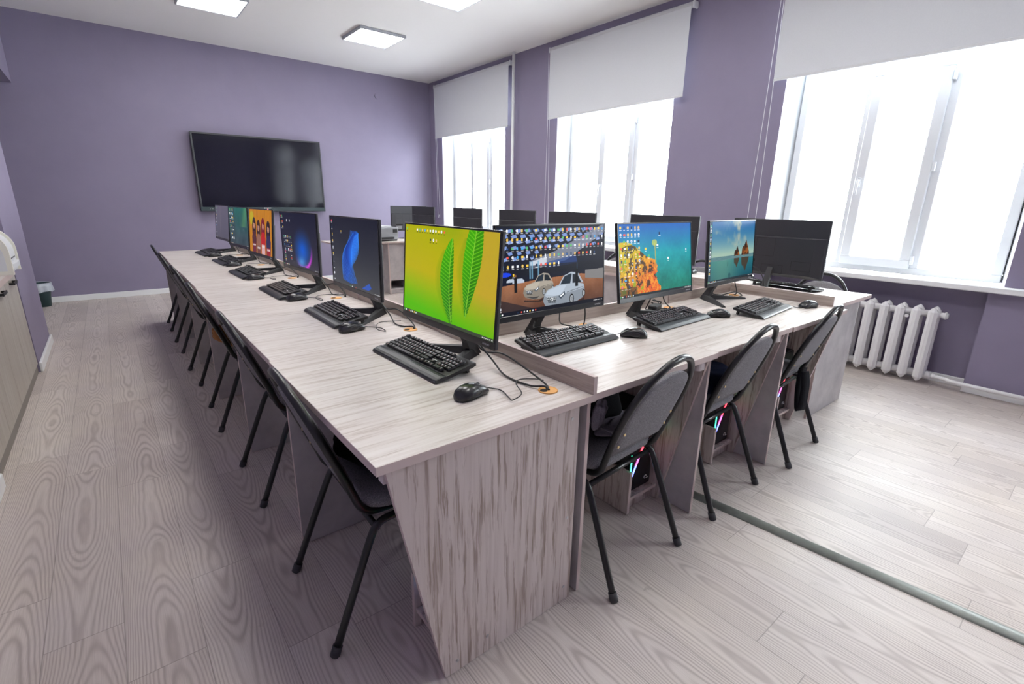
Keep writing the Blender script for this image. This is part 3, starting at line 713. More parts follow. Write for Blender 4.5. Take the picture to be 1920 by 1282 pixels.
def pic_glow(nx=240, ny=135):
    U, V = grid(nx, ny); img = lerp(C(20, 22, 42), C(48, 46, 58), np.clip(V, 0, 1))
    cx, cy = .60, .62; r = np.sqrt(((U-cx)*1.0/.24)**2+((V-cy)/.36)**2); g = np.clip(1.12-r, 0, 1)
    g *= (.35+.65*np.clip((V-.2)*1.8, 0, 1)); img = img*(1-g[..., None])+C(10, 86, 200)*g[..., None]
    rim = np.exp(-((r-1)/.10)**2)*np.clip((V-.55)*3, 0, 1)*np.clip((U-.38)*4, 0, 1); img = img*(1-rim[..., None])+C(190, 60, 190)*rim[..., None]
    g2 = np.exp(-(((U-.55)/.1)**2+((V-.88)/.09)**2)); img = img*(1-.7*g2[..., None])+C(80, 150, 220)*.7*g2[..., None]
    cs = [(.03+.035*k, .07+.1*r_) for r_ in range(3) for k in range(2)]+[(.20, .14), (.28, .14)]+[(.08+.05*k, .45+.08*r_) for r_ in range(4) for k in range(5)]+[(.08, .75+.07*k) for k in range(3)]+[(.26, .78), (.26, .85)]
    icons(img, U, V, cs, 8, s=(.010, .016)); taskbar(img, U, V, (46, 44, 54)); return img
def pic_group(nx=200, ny=112):
    U, V = grid(nx, ny); img = np.zeros((ny, nx, 3))+C(206, 132, 20); put(img, abs((U*16) % 1-.5) < .07, (150, 90, 20)); put(img, ((U-.12)/.10)**2+((V-.2)/.16)**2 < 1, (190, 190, 30), .7)
    for k, (u, hair, top, low) in enumerate([(.22, (40, 24, 30), (84, 40, 48), (120, 40, 60)), (.42, (60, 34, 30), (150, 100, 84), (110, 60, 60)), (.62, (120, 24, 40), (190, 30, 40), (225, 215, 215)), (.84, (38, 22, 34), (50, 40, 80), (190, 30, 40))]):
        v = .30+.05*(k % 2)
        put(img, ((U-u)/.085)**2+((V-v-.10)/.22)**2 < 1, hair); put(img, poly(U, V, [(u-.085, v+.1), (u+.085, v+.1), (u+.08, v+.42), (u-.08, v+.42)]), hair)
        put(img, poly(U, V, [(u-.05, v+.20), (u+.05, v+.20), (u+.10, v+.34), (u+.08, 1), (u-.08, 1), (u-.10, v+.34)]), top); put(img, (abs(U-u) < .07) & (V > v+.48), low, .8)
        put(img, ((U-u)/.042)**2+((V-v-.06)/.085)**2 < 1, (196, 140, 118)); put(img, ((U-u-.02)/.05)**2+((V-v+.02)/.05)**2 < 1, hair); put(img, (abs(U-u) < .06) & (abs(V-v-.52) < .02), (235, 225, 220), .8)
        for s_ in (-1, 1): put(img, ((U-u-s_*.016)/.006)**2+((V-v-.06)/.008)**2 < 1, (40, 24, 24))
        put(img, ((U-u)/.012)**2+((V-v-.11)/.007)**2 < 1, (150, 50, 50))
    return img*.86
def pic_teal(nx=160, ny=90):
    U, V = grid(nx, ny); n = blobnoise(U, V, 41); img = lerp(C(30, 92, 86), C(50, 66, 74), np.clip(V*1.2, 0, 1)); g = np.exp(-(((U-.85-.3*(.3-V))/.12)**2))*(V < .5); img = img*(1-.4*g[..., None])+C(110, 160, 90)*.4*g[..., None]; img += (n[..., None]-.5)*30
    put(img, U < .35, (48, 60, 66), .6); icons(img, U, V, [(.08+.08*k, .06+.11*r_) for r_ in range(8) for k in range(3)], 6, s=(.018, .020)); taskbar(img, U, V, (50, 52, 58)); return img
def pic_grey(nx=120, ny=68):
    U, V = grid(nx, ny); img = lerp(C(84, 80, 96), C(72, 70, 84), V); put(img, abs(U-.4) < .02, (110, 104, 110), .6); icons(img, U, V, [(.09, .07+.11*r_) for r_ in range(8)], 6, s=(.016, .016), text=(140, 140, 150)); taskbar(img, U, V, (70, 66, 76)); return img
def pic_mesh(name, img, w_, h_, y, zc, parent):
    ny, nx, _ = img.shape; img = np.clip(img, 0, 255)/255; lin = np.where(img <= .04045, img/12.92, ((img+.055)/1.055)**2.4)
    xs = np.linspace(-w_/2, w_/2, nx); zs = np.linspace(zc+h_/2, zc-h_/2, ny); X, Z = np.meshgrid(xs, zs)
    co = np.stack([X, np.full_like(X, y), Z], -1).reshape(-1, 3); idx = np.arange(nx*ny).reshape(ny, nx)
    q = np.stack([idx[1:, :-1], idx[1:, 1:], idx[:-1, 1:], idx[:-1, :-1]], -1).reshape(-1, 4)
    me = bpy.data.meshes.new(name); me.vertices.add(nx*ny); me.vertices.foreach_set('co', co.ravel())
    nf = len(q); me.loops.add(nf*4); me.loops.foreach_set('vertex_index', q.ravel().astype(np.int32)); me.polygons.add(nf); me.polygons.foreach_set('loop_start', (np.arange(nf)*4).astype(np.int32))
    at = me.color_attributes.new('picture', 'FLOAT_COLOR', 'POINT'); at.data.foreach_set('color', np.concatenate([lin.reshape(-1, 3), np.ones((nx*ny, 1))], 1).ravel().astype(np.float32))
    me.update(); me.validate(); me.materials.append(M_screen); o = bpy.data.objects.new(name, me); COL.objects.link(o); o.parent = parent; return o
def text_mesh(name, txt, size, mtl, parent, loc, rot):
    c = bpy.data.curves.new(name, 'FONT'); c.body = txt; c.size = size; c.align_x = 'CENTER'; c.align_y = 'CENTER'; c.extrude = .0002
    o = bpy.data.objects.new('tmp', c); COL.objects.link(o); bpy.context.view_layer.update()
    me = bpy.data.meshes.new_from_object(o.evaluated_get(bpy.context.evaluated_depsgraph_get())); COL.objects.unlink(o); bpy.data.objects.remove(o)
    me.name = name; me.materials.clear(); me.materials.append(mtl); k = bpy.data.objects.new(name, me); COL.objects.link(k); k.parent = parent; k.location = loc; k.rotation_euler = rot; return k

# ------------------------------------------------------------------ monitors
MW, MH, MZ0 = .628, .374, .123
M_logo = mat('grey lettering', (.45, .45, .47), .5)
M_label = mat('grey sticker', (.20, .20, .21), .5)
M_bez = mat('glossy black bezel', (.010, .010, .013), .22)
def monitor(loc, rz, pic, label, group, tilt=.05, back=True, stand_dx=0, swivel=0, ap_y=.150, cable=None, name='monitor'):
    """origin on the desk below the screen; faces local -y"""
    root = empty(name, loc, rz, label, 'monitor', group)
    ct, st = math.cos(tilt), math.sin(tilt)
    piv = Vector((0, .012, MZ0+.06))
    T = Matrix.Translation(piv) @ Matrix.Rotation(-tilt, 4, 'X') @ Matrix.Translation(-piv)
    def tl(o): o.data.transform(T); return o
    z0, z1 = MZ0, MZ0+MH; w2 = MW/2
    b = MB(); b.box(-w2, w2, .002, .016, z0, z1, .003)
    hz = z0+MH*.70
    b.loft([[(-w2+.004, .0155, z0+.004), (w2-.004, .0155, z0+.004), (w2-.004, .0155, hz), (-w2+.004, .0155, hz)], [(-w2+.012, .021, z0+.010), (w2-.012, .021, z0+.010), (w2-.012, .024, hz-.002), (-w2+.012, .024, hz-.002)],
            [(-w2+.07, .0298, z0+.02), (w2-.07, .0298, z0+.02), (w2-.07, .0298, hz-.006), (-w2+.07, .0298, hz-.006)]], smooth=False)
    tl(b.build('housing', M_backh, root))
    b = MB(); e = .007
    b.box(-w2, w2, -.002, .002, z0, z0+.024, .001); b.box(-w2, w2, -.002, .002, z1-e, z1, .001); b.box(-w2, -w2+e, -.002, .002, z0+.024, z1-e, .001); b.box(w2-e, w2, -.002, .002, z0+.024, z1-e, .001)
    bz = tl(b.build('bezel', M_bez, root))
    if pic is not None:
        tl(pic_mesh('display', pic, MW-2*e, MH-.024-e, .0, (z0+.024+z1-e)/2, root))
        tx = text_mesh('maker_name', 'SAMSUNG', .0085, M_logo, bz, (0, 0, 0), (0, 0, 0))
        tx.data.transform(Matrix.Translation((w2-.045, -.0023, z0+.012)) @ Matrix.Rotation(PI/2, 4, 'X')); tl(tx)
    else:
        tl(MB().box(-w2+e, w2-e, -.001, .002, z0+.024, z1-e).build('display', M_bez, root))
    if back:
        b = MB()
        for k in range(46): b.box(-.22+.0095*k, -.216+.0095*k, .0235, .0262, z0+MH*.685, z0+MH*.697)
        tl(b.build('vent', M_hole, root))
        b = MB(); d = .0006
        def frame(x0, x1, a, c):
            for q in ((x0, x1, a, a+.0012), (x0, x1, c-.0012, c), (x0, x0+.0012, a, c), (x1-.0012, x1, a, c)): b.box(q[0], q[1], .0290, .0304, q[2], q[3])
        frame(.0, .125, z0+.13, z0+.25); frame(-.24, -.12, z0+.05, z0+.11); frame(-.07, .07, z0+.02, z0+.075); frame(.15, .235, z0+.19, z0+.23)
        tl(b.build('cover_lines', M_hole, root))
        tl(MB().box(.14, .235, .0290, .0304, z0+.03, z0+.075).build('rating_label', M_label, root))
        tl(MB().box(.12, .235, .0290, .0308, z0+.085, z0+.105, .0005).build('port_recess', M_hole, root))
    # stand: V foot and inclined neck
    b = MB(); ap = Vector((stand_dx, ap_y, 0)); kk = (ap_y-.034)/.116; RS = Matrix.Rotation(swivel, 3, 'Z')
    for s in (-1, 1):
        tip = ap+RS @ Vector((s*.195, -.190, 0)); d = (tip-ap).normalized(); n = Vector((-d.y, d.x, 0))
        r = []
        for t_, wd, h in ((0, .028, .034), (.25, .024, .026), (1, .011, .010)):
            P = ap.lerp(tip, t_); r.append([tuple(P-n*wd), tuple(P+n*wd), tuple(P+n*wd*.55+Vector((0, 0, h))), tuple(P-n*wd*.55+Vector((0, 0, h)))])
        b.loft(r, smooth=False)
    b.build('stand_foot', M_blackd, root)
    nk = [((.030, .120, .008), (.168, .008)), ((.020, .105, .055), (.145, .050)), ((.018, .060, .130), (.092, .135)), ((.018, .034, .175), (.062, .185))]
    q_ = lambda y: .034+(y-.034)*kk
    sh = [stand_dx, stand_dx*.7, stand_dx*.2, 0]
    b = MB(); b.loft([[(-p[0]+d_, q_(p[1]), p[2]), (p[0]+d_, q_(p[1]), p[2]), (p[0]+d_, q_(r2[0]), r2[1]), (-p[0]+d_, q_(r2[0]), r2[1])] for (p, r2), d_ in zip(nk, sh)], smooth=False)
    b.build('stand_neck', M_blackd, root)
    if cable:
        for cb in cable: MB().tube(smooth_curve(cb, 8), .0033, 7).build('cable', M_cable, root)
    return root
def Lcab(gy):   # cables for the left row, in the monitor's own frame
    return [[(.06, .045, .17), (.10, .075, .10), (.16, .105, .03), (.26, .085, .006), (gy-.06, .090, .006), (gy-.015, .118, .010), (gy, .112, -.004)],
            [(.02, .11, .09), (.07, .13, .04), (.16, .145, .05), (.25, .150, .035), (gy-.04, .135, .012), (gy+.004, .118, .004)]]
LM = [(.897, 1.502, 270.0, pic_leaf, 'monitor showing two green leaves on a yellow-green wallpaper, near corner of the desks', .072),
      (.926, 2.410, 269.6, pic_ribbon, 'dark monitor showing a folded blue ribbon shape, second on the left row', .02),
      (.932, 3.341, 273.6, pic_glow, 'dark monitor with a blue glow and violet rim, third on the left row', .02),
      (.926, 4.363, 272.5, pic_group, 'monitor showing four long-haired figures on an orange striped wallpaper', .09),
      (.947, 5.306, 273.7, pic_teal, 'monitor with teal wallpaper beyond the orange one', .06),
      (.967, 6.300, 272.4, pic_grey, 'greyish monitor at the far end of the left row by the wall screen', .10)]
for x, y, a, pic, lb, ti in LM:
    gy = (y-(LY0+LW*round((y-LY0-LW/2)/LW)+.115))
    monitor((x, y, ZD), math.radians(a), pic(), lb, 'monitors of the left row', ti, back=True, cable=Lcab(gy), stand_dx=-.03 if y < 2 else 0, swivel=-.27 if y < 2 else 0, ap_y=min(.150, 1.060-x))
BMn = [(1.428, 1.471, .9, pic_cars, 'monitor showing silver cars in a showroom under many desktop icons', .063),
      (2.130, 1.451, .9, pic_cliff, 'monitor showing a turquoise sea beside an orange cliff', .14),
      (2.924, 1.483, 3.9, pic_beach, 'monitor showing rocks on a beach at sunset, window end of the near row', .084)]
bc = [[[(.06, .045, .17), (.12, .09, .10), (.18, .14, .03), (.24, .125, .008), (.26, .10, .005)], [(.18, .04, .17), (.25, .055, .11), (.275, .075, .03), (.27, .095, .004)], [(.0, .11, .09), (-.04, .09, .05), (-.02, .06, .055), (.05, .05, .03), (.10, .06, .008)]],
      [[(.06, .045, .17), (.07, .10, .06), (.12, .14, .02), (.22, .13, .012), (.30, .10, .01)], [(.10, .045, .17), (.16, .06, .08), (.26, .075, .02)]],
      [[(.02, .045, .17), (.05, .13, .06), (.12, .155, .02), (.20, .115, .006)], [(.12, .045, .17), (.20, .05, .09), (.26, .06, .02), (.23, .09, .006)], [(.10, .12, .01), (.15, .07, .03), (.22, .05, .035), (.28, .03, .01), (.20, .02, .008)]]]
for i, (x, y, a, pic, lb, ti) in enumerate(BMn):
    monitor((x, y, ZD), math.radians(a), pic(), lb, 'monitors of the near row', ti, cable=bc[i], swivel=(.22, .30, .10)[i])
RM = [(1.493, 90.0, 'nearest in the window row, large dark back towards us'), (2.40, 93.0, 'second in the window row, partly behind the sea cliff monitor'), (3.435, 90, 'third in the window row, behind the car monitor'),
      (4.275, 90, 'fourth in the window row'), (5.24, 90, 'fifth in the window row, in front of the far window'), (6.36, 90, 'last in the window row, beside the grey one')]
for y, a, lb in RM:
    monitor((3.513, y, ZD), math.radians(a), None, 'dark monitor back %s' % lb, 'monitors of the window row seen from behind', -.0, ap_y=.112, cable=[[(.15, .045, .18), (.10, .08, .18), (.03, .10, .14), (-.03, .13, .03), (-.05, .12, .006)]] if y < 2 else None)

# power brick behind the sea monitor
b = MB(); b.box(-.05, .05, -.025, .025, 0, .032, .006); pb = b.build('power_adapter', M_blackd)
pb.location = (2.35, 1.61, ZD+.001); pb.rotation_euler = (0, 0, .3); tag(pb, 'black power adapter lying behind the keyboard of the sea cliff monitor', 'power adapter')
MB().tube(smooth_curve([(.05, 0, .015), (.09, .01, .03), (.07, .03, .045), (.03, .02, .048), (.08, -.01, .035), (.10, .02, .012), (.05, .035, .03)], 6), .004, 7).build('cable', M_cable, pb)

# ------------------------------------------------------------------ keyboards
def keycap(wk, dk=.0172, h=.0075):
    b = MB(); a, c = wk/2, dk/2
    b.loft([[(-a, -c, 0), (a, -c, 0), (a, c, 0), (-a, c, 0)], [(-a+.0018, -c+.0022, h), (a-.0018, -c+.0022, h), (a-.0018, c-.001, h), (-a+.0018, c-.001, h)]], smooth=False)
    if wk < .03:
        b.mi = 1; z = h+.0001
        b.quad((-a+.0035, c-.0068, z), (-a+.0065, c-.0068, z), (-a+.0065, c-.0032, z), (-a+.0035, c-.0032, z))
        b.mi = 2
        b.quad((a-.0068, -c+.004, z), (a-.0045, -c+.004, z), (a-.0045, -c+.0068, z), (a-.0068, -c+.0068, z))
    return b
M_key = mat('black key plastic', (.020, .020, .023), .38)
M_kw = mat('white key print', (.75, .75, .78), .5); M_kr = mat('red key print', (.45, .10, .10), .5)
def key_layout():
    P = .0195; K = []; x0 = -.224
    def row(y, ws, x=x0):
        for wv in ws:
            if wv < 0: x += -wv*P; continue
            K.append((x+wv*P/2, y, wv*P-.0026)); x += wv*P
    ys_ = [.094, .0680, .0475, .0270, .0065, -.0140]
    row(ys_[0], [1, -1, 1, 1, 1, 1, -.5, 1, 1, 1, 1, -.5, 1, 1, 1, 1])
    row(ys_[1], [1]*13+[2]); row(ys_[2], [1.5]+[1]*12+[1.5]); row(ys_[3], [1.75]+[1]*11+[2.25]); row(ys_[4], [2.25]+[1]*10+[2.75]); row(ys_[5], [1.25, 1.25, 1.25, 6.25, 1.25, 1.25, 1.25, 1.25])
    xn = x0+15.25*P
    for y in ys_[:3]: row(y, [1, 1, 1], xn)
    row(ys_[4], [-1, 1], xn); row(ys_[5], [1, 1, 1], xn)
    xp = xn+3.25*P
    for y in ys_[1:4]: row(y, [1, 1, 1, 1], xp)
    row(ys_[4], [1, 1, 1, 1], xp); row(ys_[5], [2, 1], xp)
    return K
KEYS = key_layout(); KT = .06
def kz(y): return .0135+(y+.03)*math.tan(.045)*1.0+.003
def keyboard(detail, body=None):
    root = empty('keyboard', label='x', cat='keyboard')
    def sec(y, z, x): return (x, y, z)
    L = .238
    prof = [(-.045, .0), (-.045, .0145), (-.030, .0125), (.104, kz(.108)-.001), (.112, kz(.108)-.003), (.112, .010), (.09, .006), (-.02, .0)]
    b = MB()
    b.loft([[(x, p[0], p[1]*k) for p in prof] for x, k in [(-L, .93), (-L+.005, 1), (L-.005, 1), (L, .93)]], smooth=False)
    b.build('keyboard_body', M_black, root)
    rest = [(-.026, .0), (-.076, .0), (-.082, .003), (-.082, .006), (-.076, .0105), (-.065, .0140), (-.050, .0160), (-.038, .0155), (-.028, .0125)]
    b = MB(); b.loft([[(x, y, z*k) for y, z in rest] for x, k in [(-L-.0005, .9), (-L+.004, 1.01), (L-.004, 1.01), (L+.0005, .9)]], smooth=False)
    b.build('wrist_rest', mat('satin wrist rest', (.020, .022, .026), .36) if 'satin wrist rest' not in bpy.data.materials else bpy.data.materials['satin wrist rest'], root)
    for q in (-.20, .20): MB().box(q-.01, q+.01, .085, .097, -.0195, .011).build('foot', M_black, root)
    MB().box(.074, .104, .022, .026, kz(.02)-.001, kz(.02)+.0006).build('maker_mark', M_kw, root)
    for k in range(3): MB().box(.160+.022*k, .163+.022*k, .084, .087, kz(.084)-.001, kz(.084)+.0008).build('indicator_light', M_kw, root)
    if detail:
        cache = {}
        for x, y, wk in KEYS:
            q = round(wk, 4)
            if q not in cache: cache[q] = keycap(wk).mesh('key', [M_key, M_kw, M_kr])
            o = bpy.data.objects.new('key', cache[q]); COL.objects.link(o); o.parent = root; o.location = (x, y, kz(y)-.001); o.rotation_euler = (.045, 0, 0)
    else:
        b = MB()
        for x, y, wk in KEYS: b.box(x-wk/2, x+wk/2, y-.0086, y+.0086, kz(y)-.001, kz(y)+.006)
        b.build('key_block', M_key, root)
    return root
kbD = keyboard(True); kbS = keyboard(False)
KB = [ # x, y, deg, detailed, label
 (.817, 1.558, -88.5, 1, 'black keyboard in front of the green leaf monitor'), (.812, 2.452, -90.5, 1, 'black keyboard in front of the blue ribbon monitor'),
 (.782, 3.300, -89.0, 0, 'black keyboard in front of the blue glow monitor'), (.772, 4.260, -88.5, 0, 'black keyboard in front of the four figures monitor'),
 (.790, 5.170, -88.2, 0, 'black keyboard in front of the teal monitor'), (.765, 6.060, -87.0, 0, 'black keyboard nearest the wall screen'),
 (1.455, 1.395, 1.0, 1, 'black keyboard in front of the car showroom monitor'), (2.185, 1.370, 2.5, 1, 'black keyboard in front of the sea cliff monitor'), (2.850, 1.215, 6.0, 1, 'black keyboard in front of the beach rocks monitor'),
 (3.86, 1.53, 89.0, 0, 'black keyboard behind the nearest dark monitor of the window row'), (3.84, 2.66, 91, 0, 'black keyboard behind the second dark monitor of the window row')]
fd = fs = True
for x, y, a, det, lb in KB:
    if det: o = place(kbD, (x, y, ZD+.0008), math.radians(a), lb, fd); fd = False
    else: o = place(kbS, (x, y, ZD+.0008), math.radians(a), lb, fs); fs = False
    o['group'] = 'black keyboards on the desks'; o.rotation_euler[0] = .13; o.location.z = ZD+.0100; o.scale = (.985, .87, 1)

# ------------------------------------------------------------------ mice
def mouse(cable):
    root = empty('computer_mouse', label='x', cat='mouse', group='black mice on the desks')
    b = MB(); R = []; n = 20
    for t_, wd, h in ((-.054, .010, .010), (-.050, .020, .022), (-.040, .027, .031), (-.022, .0305, .0375), (0, .0295, .0385), (.020, .0285, .034), (.038, .028, .026), (.050, .024, .018), (.056, .013, .011)):
        ring = []
        for k in range(n):
            a = 2*PI*k/n; cx = math.cos(a); sz = math.sin(a)
            x = wd*(abs(cx)**.75)*(1 if cx >= 0 else -1); z = h*.42+(h*.58*sz if sz > 0 else h*.42*sz)
            if sz < -.5: z = .0008
            ring.append((x, t_, max(.0008, z)))
        R.append(ring)
    b.loft(R); b.build('mouse_shell', mat('dark satin plastic', (.018, .018, .022), .25) if 'dark satin plastic' not in bpy.data.materials else bpy.data.materials['dark satin plastic'], root)
    b = MB(); b.tube([(.0, .026+.006*math.cos(a), .0255+.006*math.sin(a)) for a in [2*PI*k/14 for k in range(14)]], .0035, 6, closed=True); b.build('scroll_wheel', M_rubber, root)
    for s in (-1, 1):
        b = MB(); pts = []
        for k in range(12):
            a = 2*PI*k/12; pts.append((s*(.0285+.0012*math.cos(a)*0), -.004+.020*math.cos(a), .016+.007*math.sin(a)))
        b.tube(pts, .0018, 5, closed=True); b.build('side_grip', M_rubber, root)
    MB().tube(smooth_curve(cable, 8), .0017, 6).build('cable', M_cable, root)
    return root
cabL = [(0, .054, .010), (.0, .075, .004), (.05, .105, .0025), (.11, .09, .003), (.125, .07, .008), (.10, .06, .012), (.05, .085, .014), (-.02, .15, .006), (-.02, .20, .003), (.02, .235, .006)]
cabL1 = [(0, .054, .010), (.005, .075, .004), (.04, .085, .0025), (.095, .055, .003), (.115, .045, .006), (.11, .09, .010), (.06, .13, .012), (.03, .17, .006), (.028, .20, .003), (.06, .225, .004), (.085, .232, .004)]
MS = [(.790, 1.170, -78, 'black mouse on the near desk corner beside the leaf monitor keyboard', cabL1), (.795, 2.147, -80, 'black mouse beside the blue ribbon monitor keyboard', cabL), (.803, 3.020, -80, 'black mouse beside the blue glow monitor keyboard', cabL),
      (.784, 3.985, -82, 'black mouse beside the four figures monitor keyboard', cabL), (.801, 4.880, -82, 'black mouse beside the teal monitor keyboard', cabL), (.795, 5.780, -82, 'black mouse nearest the wall screen', cabL),
      (1.780, 1.315, 38, 'black mouse right of the car monitor keyboard', [(0, .054, .010), (0, .075, .004), (.02, .10, .002), (.06, .13, .002), (.05, .19, .002), (-.02, .24, .003)]),
      (2.497, 1.305, 50, 'black mouse right of the sea cliff monitor keyboard', [(0, .054, .010), (.005, .075, .004), (.03, .10, .003), (.08, .12, .003), (.13, .10, .003)]),
      (3.195, 1.120, 75, 'black mouse right of the beach monitor keyboard', [(0, .054, .010), (0, .065, .006), (.004, .085, .004), (.012, .105, .008)]),
      (4.04, 1.90, 95, 'black mouse beyond the nearest dark monitor of the window row', [(0, .054, .010), (0, .08, .004), (.05, .14, .003), (.04, .22, .003)]),
      (3.95, 2.36, 95, 'black mouse beyond the second dark monitor of the window row', [(0, .054, .010), (0, .08, .004), (.05, .14, .003), (.04, .22, .003)])]
for x, y, a, lb, cb in MS:
    o = mouse(cb); o.location = (x, y, ZD+.0008); o.rotation_euler = (0, 0, math.radians(a)); o.scale = (1.1, 1.1, 1.1); o['label'] = lb

# ------------------------------------------------------------------ chairs
def chair():
    """user faces +y; origin on the floor midway between the rear feet"""
    root = empty('office_chair', label='x', cat='chair')
    def hoop_x(z):   # half width of the back hoop
        if z < .64: return .168+(.192-.168)*min(1, (z-.43)/.16)
        q = (z-.64)/.222; return .192*math.sqrt(max(0, 1-q*q))
    def hoop_y(z): return .135-(z-.43)*.385
    side = [(.165, .47, .414), (.166, .30, .412), (.167, .185, .412), (.168, .150, .424)]
    zs = [.45, .50, .55, .60, .65, .70, .74, .775, .805, .83, .848, .858, .862]
    R = [(x, y, z) for x, y, z in side] + [(hoop_x(z), hoop_y(z), z) for z in zs]
    pts = [(-x, y, z) for x, y, z in R] + [(x, y, z) for x, y, z in R[::-1][1:]]
    pts = smooth_curve(pts, 3)
    MB().tube(pts, .0125, 12).build('back_hoop', M_metal, root)
    # legs: each pair is a bent tube, rear and front half
    for s in (-1, 1):
        rear = smooth_curve([(s*.222, .0, .004), (s*.215, .075, .19), (s*.208, .142, .352), (s*.205, .165, .385), (s*.203, .20, .398), (s*.202, .29, .400)], 4)
        l = MB().tube(rear, .0125, 12).build('leg', M_metal, root); MB().cyl((s*.2225, -.002, 0), (s*.221, .010, .03), .0155, 12).build('rubber_foot', M_rubber, l)
        frontl = smooth_curve([(s*.202, .29, .400), (s*.203, .38, .398), (s*.205, .415, .385), (s*.205, .438, .352), (s*.205, .50, .19), (s*.204, .575, .004)], 4)
        l = MB().tube(frontl, .0125, 12).build('leg', M_metal, root); MB().cyl((s*.204, .577, 0), (s*.204, .565, .03), .0155, 12).build('rubber_foot', M_rubber, l)
    for q in (.165, .415): MB().cyl((-.205, q, .375), (.205, q, .375), .0105, 10).build('crossbar', M_metal, root)
    # seat pad: rounded square
    def rr(hx, hy, r, z, cy, n=6):
        out = []
        for cx_, cy_, a0 in ((hx-r, hy-r, 0), (-hx+r, hy-r, PI/2), (-hx+r, -hy+r, PI), (hx-r, -hy+r, PI*1.5)):
            for k in range(n+1): a = a0+PI/2*k/n; out.append((cx_+r*math.cos(a), cy+cy_+r*math.sin(a), z))
        return out
    b = MB(); b.loft([rr(.190, .185, .08, .426, .335), rr(.205, .20, .09, .436, .335), rr(.207, .203, .09, .458, .335), rr(.19, .185, .08, .474, .335), rr(.12, .115, .06, .480, .335)])
    b.build('seat', M_fab, root)
    # back pad within the hoop
    b = MB(); front = []; backr = []
    def outline(k, yo):
        pts_ = []; zz = [.498, .53, .58, .64, .69, .73, .76, .782, .798, .806]
        for z in zz:
            x = min(hoop_x(z), .190)-.0165; x = x if z < .75 else min(x, .172*math.sqrt(max(0, 1-((z-.70)/.1075)**2)) if z > .70 else x)
            pts_.append((x, z))
        pts_[0] = (.150, .498); 
        full = pts_ + [(-x, z) for x, z in pts_[::-1]]
        cz = .65
        out = []
        for x, z in full:
            z2 = cz+(z-cz)*k; x2 = x*k; bow = .009*(1-(x2/.19)**2)
            out.append((x2, hoop_y(z2)-bow+yo, z2))
        return out
    b.loft([outline(.86, .024), outline(.97, .021), outline(1, .013), outline(1, .004), outline(.975, -.004), outline(.80, -.006)])
    bp_ = b.build('backrest', M_fab, root)
    for s in (-1, 1):
        for z in (.545, .60):
            x = s*.150; bow = .009*(1-(x/.19)**2); y = hoop_y(z)-bow-.0055
            MB().cyl((x, y+.002, z), (x, y-.0025, z), .0055, 10).build('screw', M_brass, bp_)
    return root
ch0 = chair()
def from_feet(A, B):
    """user-left rear foot A, user-right rear foot B"""
    mx, my = (A[0]+B[0])/2, (A[1]+B[1])/2; return mx, my, math.atan2(B[1]-A[1], B[0]-A[0])
CH = []
LF = [((.356, 1.692), (.345, 1.252)), ((.358, 2.656), (.358, 2.196)), ((.354, 3.60), (.342, 3.162)), ((.340, 4.54), (.358, 4.085)), ((.345, 5.545), (.352, 5.10)), ((.360, 6.49), (.352, 6.05))]
nm = ['nearest chair on the left row, black bag on its seat', 'second chair on the left row, behind the nearest', 'third chair on the left row, with a tan bundle on its seat', 'fourth chair on the left row',
      'fifth chair on the left row, last but one before the wall screen', 'farthest chair on the left row near the wall screen']
for (a, b_), lb in zip(LF, nm): CH.append((*from_feet((a[0]-.011, a[1]), (b_[0]-.011, b_[1])), 'grey chair, '+lb, 'grey chairs of the left row'))
BF = [((1.184, .860), (1.622, .892)), ((1.894, .892), (2.344, .914)), ((2.648, .878), (3.084, .908))]
nm = ['at the near row, closest to the desk corner, dark jacket on its seat', 'in the middle of the near row, navy cloth on its seat', 'at the window end of the near row, black strap hanging']
for (a, b_), lb in zip(BF, nm): CH.append((*from_feet(a, b_), 'grey chair '+lb, 'grey chairs of the near row'))
RF = [((4.19, 1.18), (4.19, 1.62)), ((4.17, 2.19), (4.17, 2.63)), ((4.17, 3.12), (4.17, 3.56)), ((4.17, 4.05), (4.17, 4.49))]
nm = ['behind the nearest dark monitor', 'behind the sea cliff monitor', 'third along', 'fourth along']
for (a, b_), lb in zip(RF, nm): CH.append((*from_feet(a, b_), 'grey chair by the window row, '+lb, 'grey chairs of the window row'))
for i, (x, y, a, lb, g) in enumerate(CH): place(ch0, (x, y, 0), a, lb, i == 0, group=g)

# ------------------------------------------------------------------ computer towers
M_ledr = mat('red light', (.1, 0, 0), .5, emit=(1, .05, .08), es=4); M_ledb = mat('blue light', (0, 0, .1), .5, emit=(.15, .2, 1), es=4)
M_ledg = mat('green light', (0, .1, .05), .5, emit=(.05, 1, .5), es=5); M_ledm = mat('magenta light', (.1, 0, .1), .5, emit=(1, .1, .6), es=4)
def tower():
    root = empty('computer_tower', label='x', cat='computer', group='computer towers under the desks')
    MB().box(-.085, .085, 0, .38, 0, .40, .004).build('case', M_blackd, root)
    MB().box(-.082, .082, -.008, 0, .004, .396, .003).build('front_cover', mat('gloss black front', (.008, .008, .010), .2), root)
    b = MB(); n = 7
    mats_ = [M_ledb, M_ledm, M_ledr, M_ledr, M_ledg]
    for k in range(5):
        x = -.058+.022*k; z = .085+.045*k; b.obox((x+.011, -.0095, z+.022), (.008, .003, .055), ry=.455, mi=k)
    b.build('light_strip', mats_, root)
    MB().box(-.073, -.069, -.0105, -.008, .11, .19).build('side_light', M_ledg, root)
    MB().cyl((-.06, -.0105, .30), (-.06, -.008, .30), .003, 8).build('power_light', M_ledr, root)
    b = MB(); b.tube([(.045+.010*math.cos(a), -.0095, .045+.008*math.sin(a)) for a in [PI*.1*k for k in range(14)]], .0018, 5); b.box(.050, .066, -.0105, -.008, .036, .039); b.build('emblem', M_kw, root)
    return root
tw = tower(); first = True
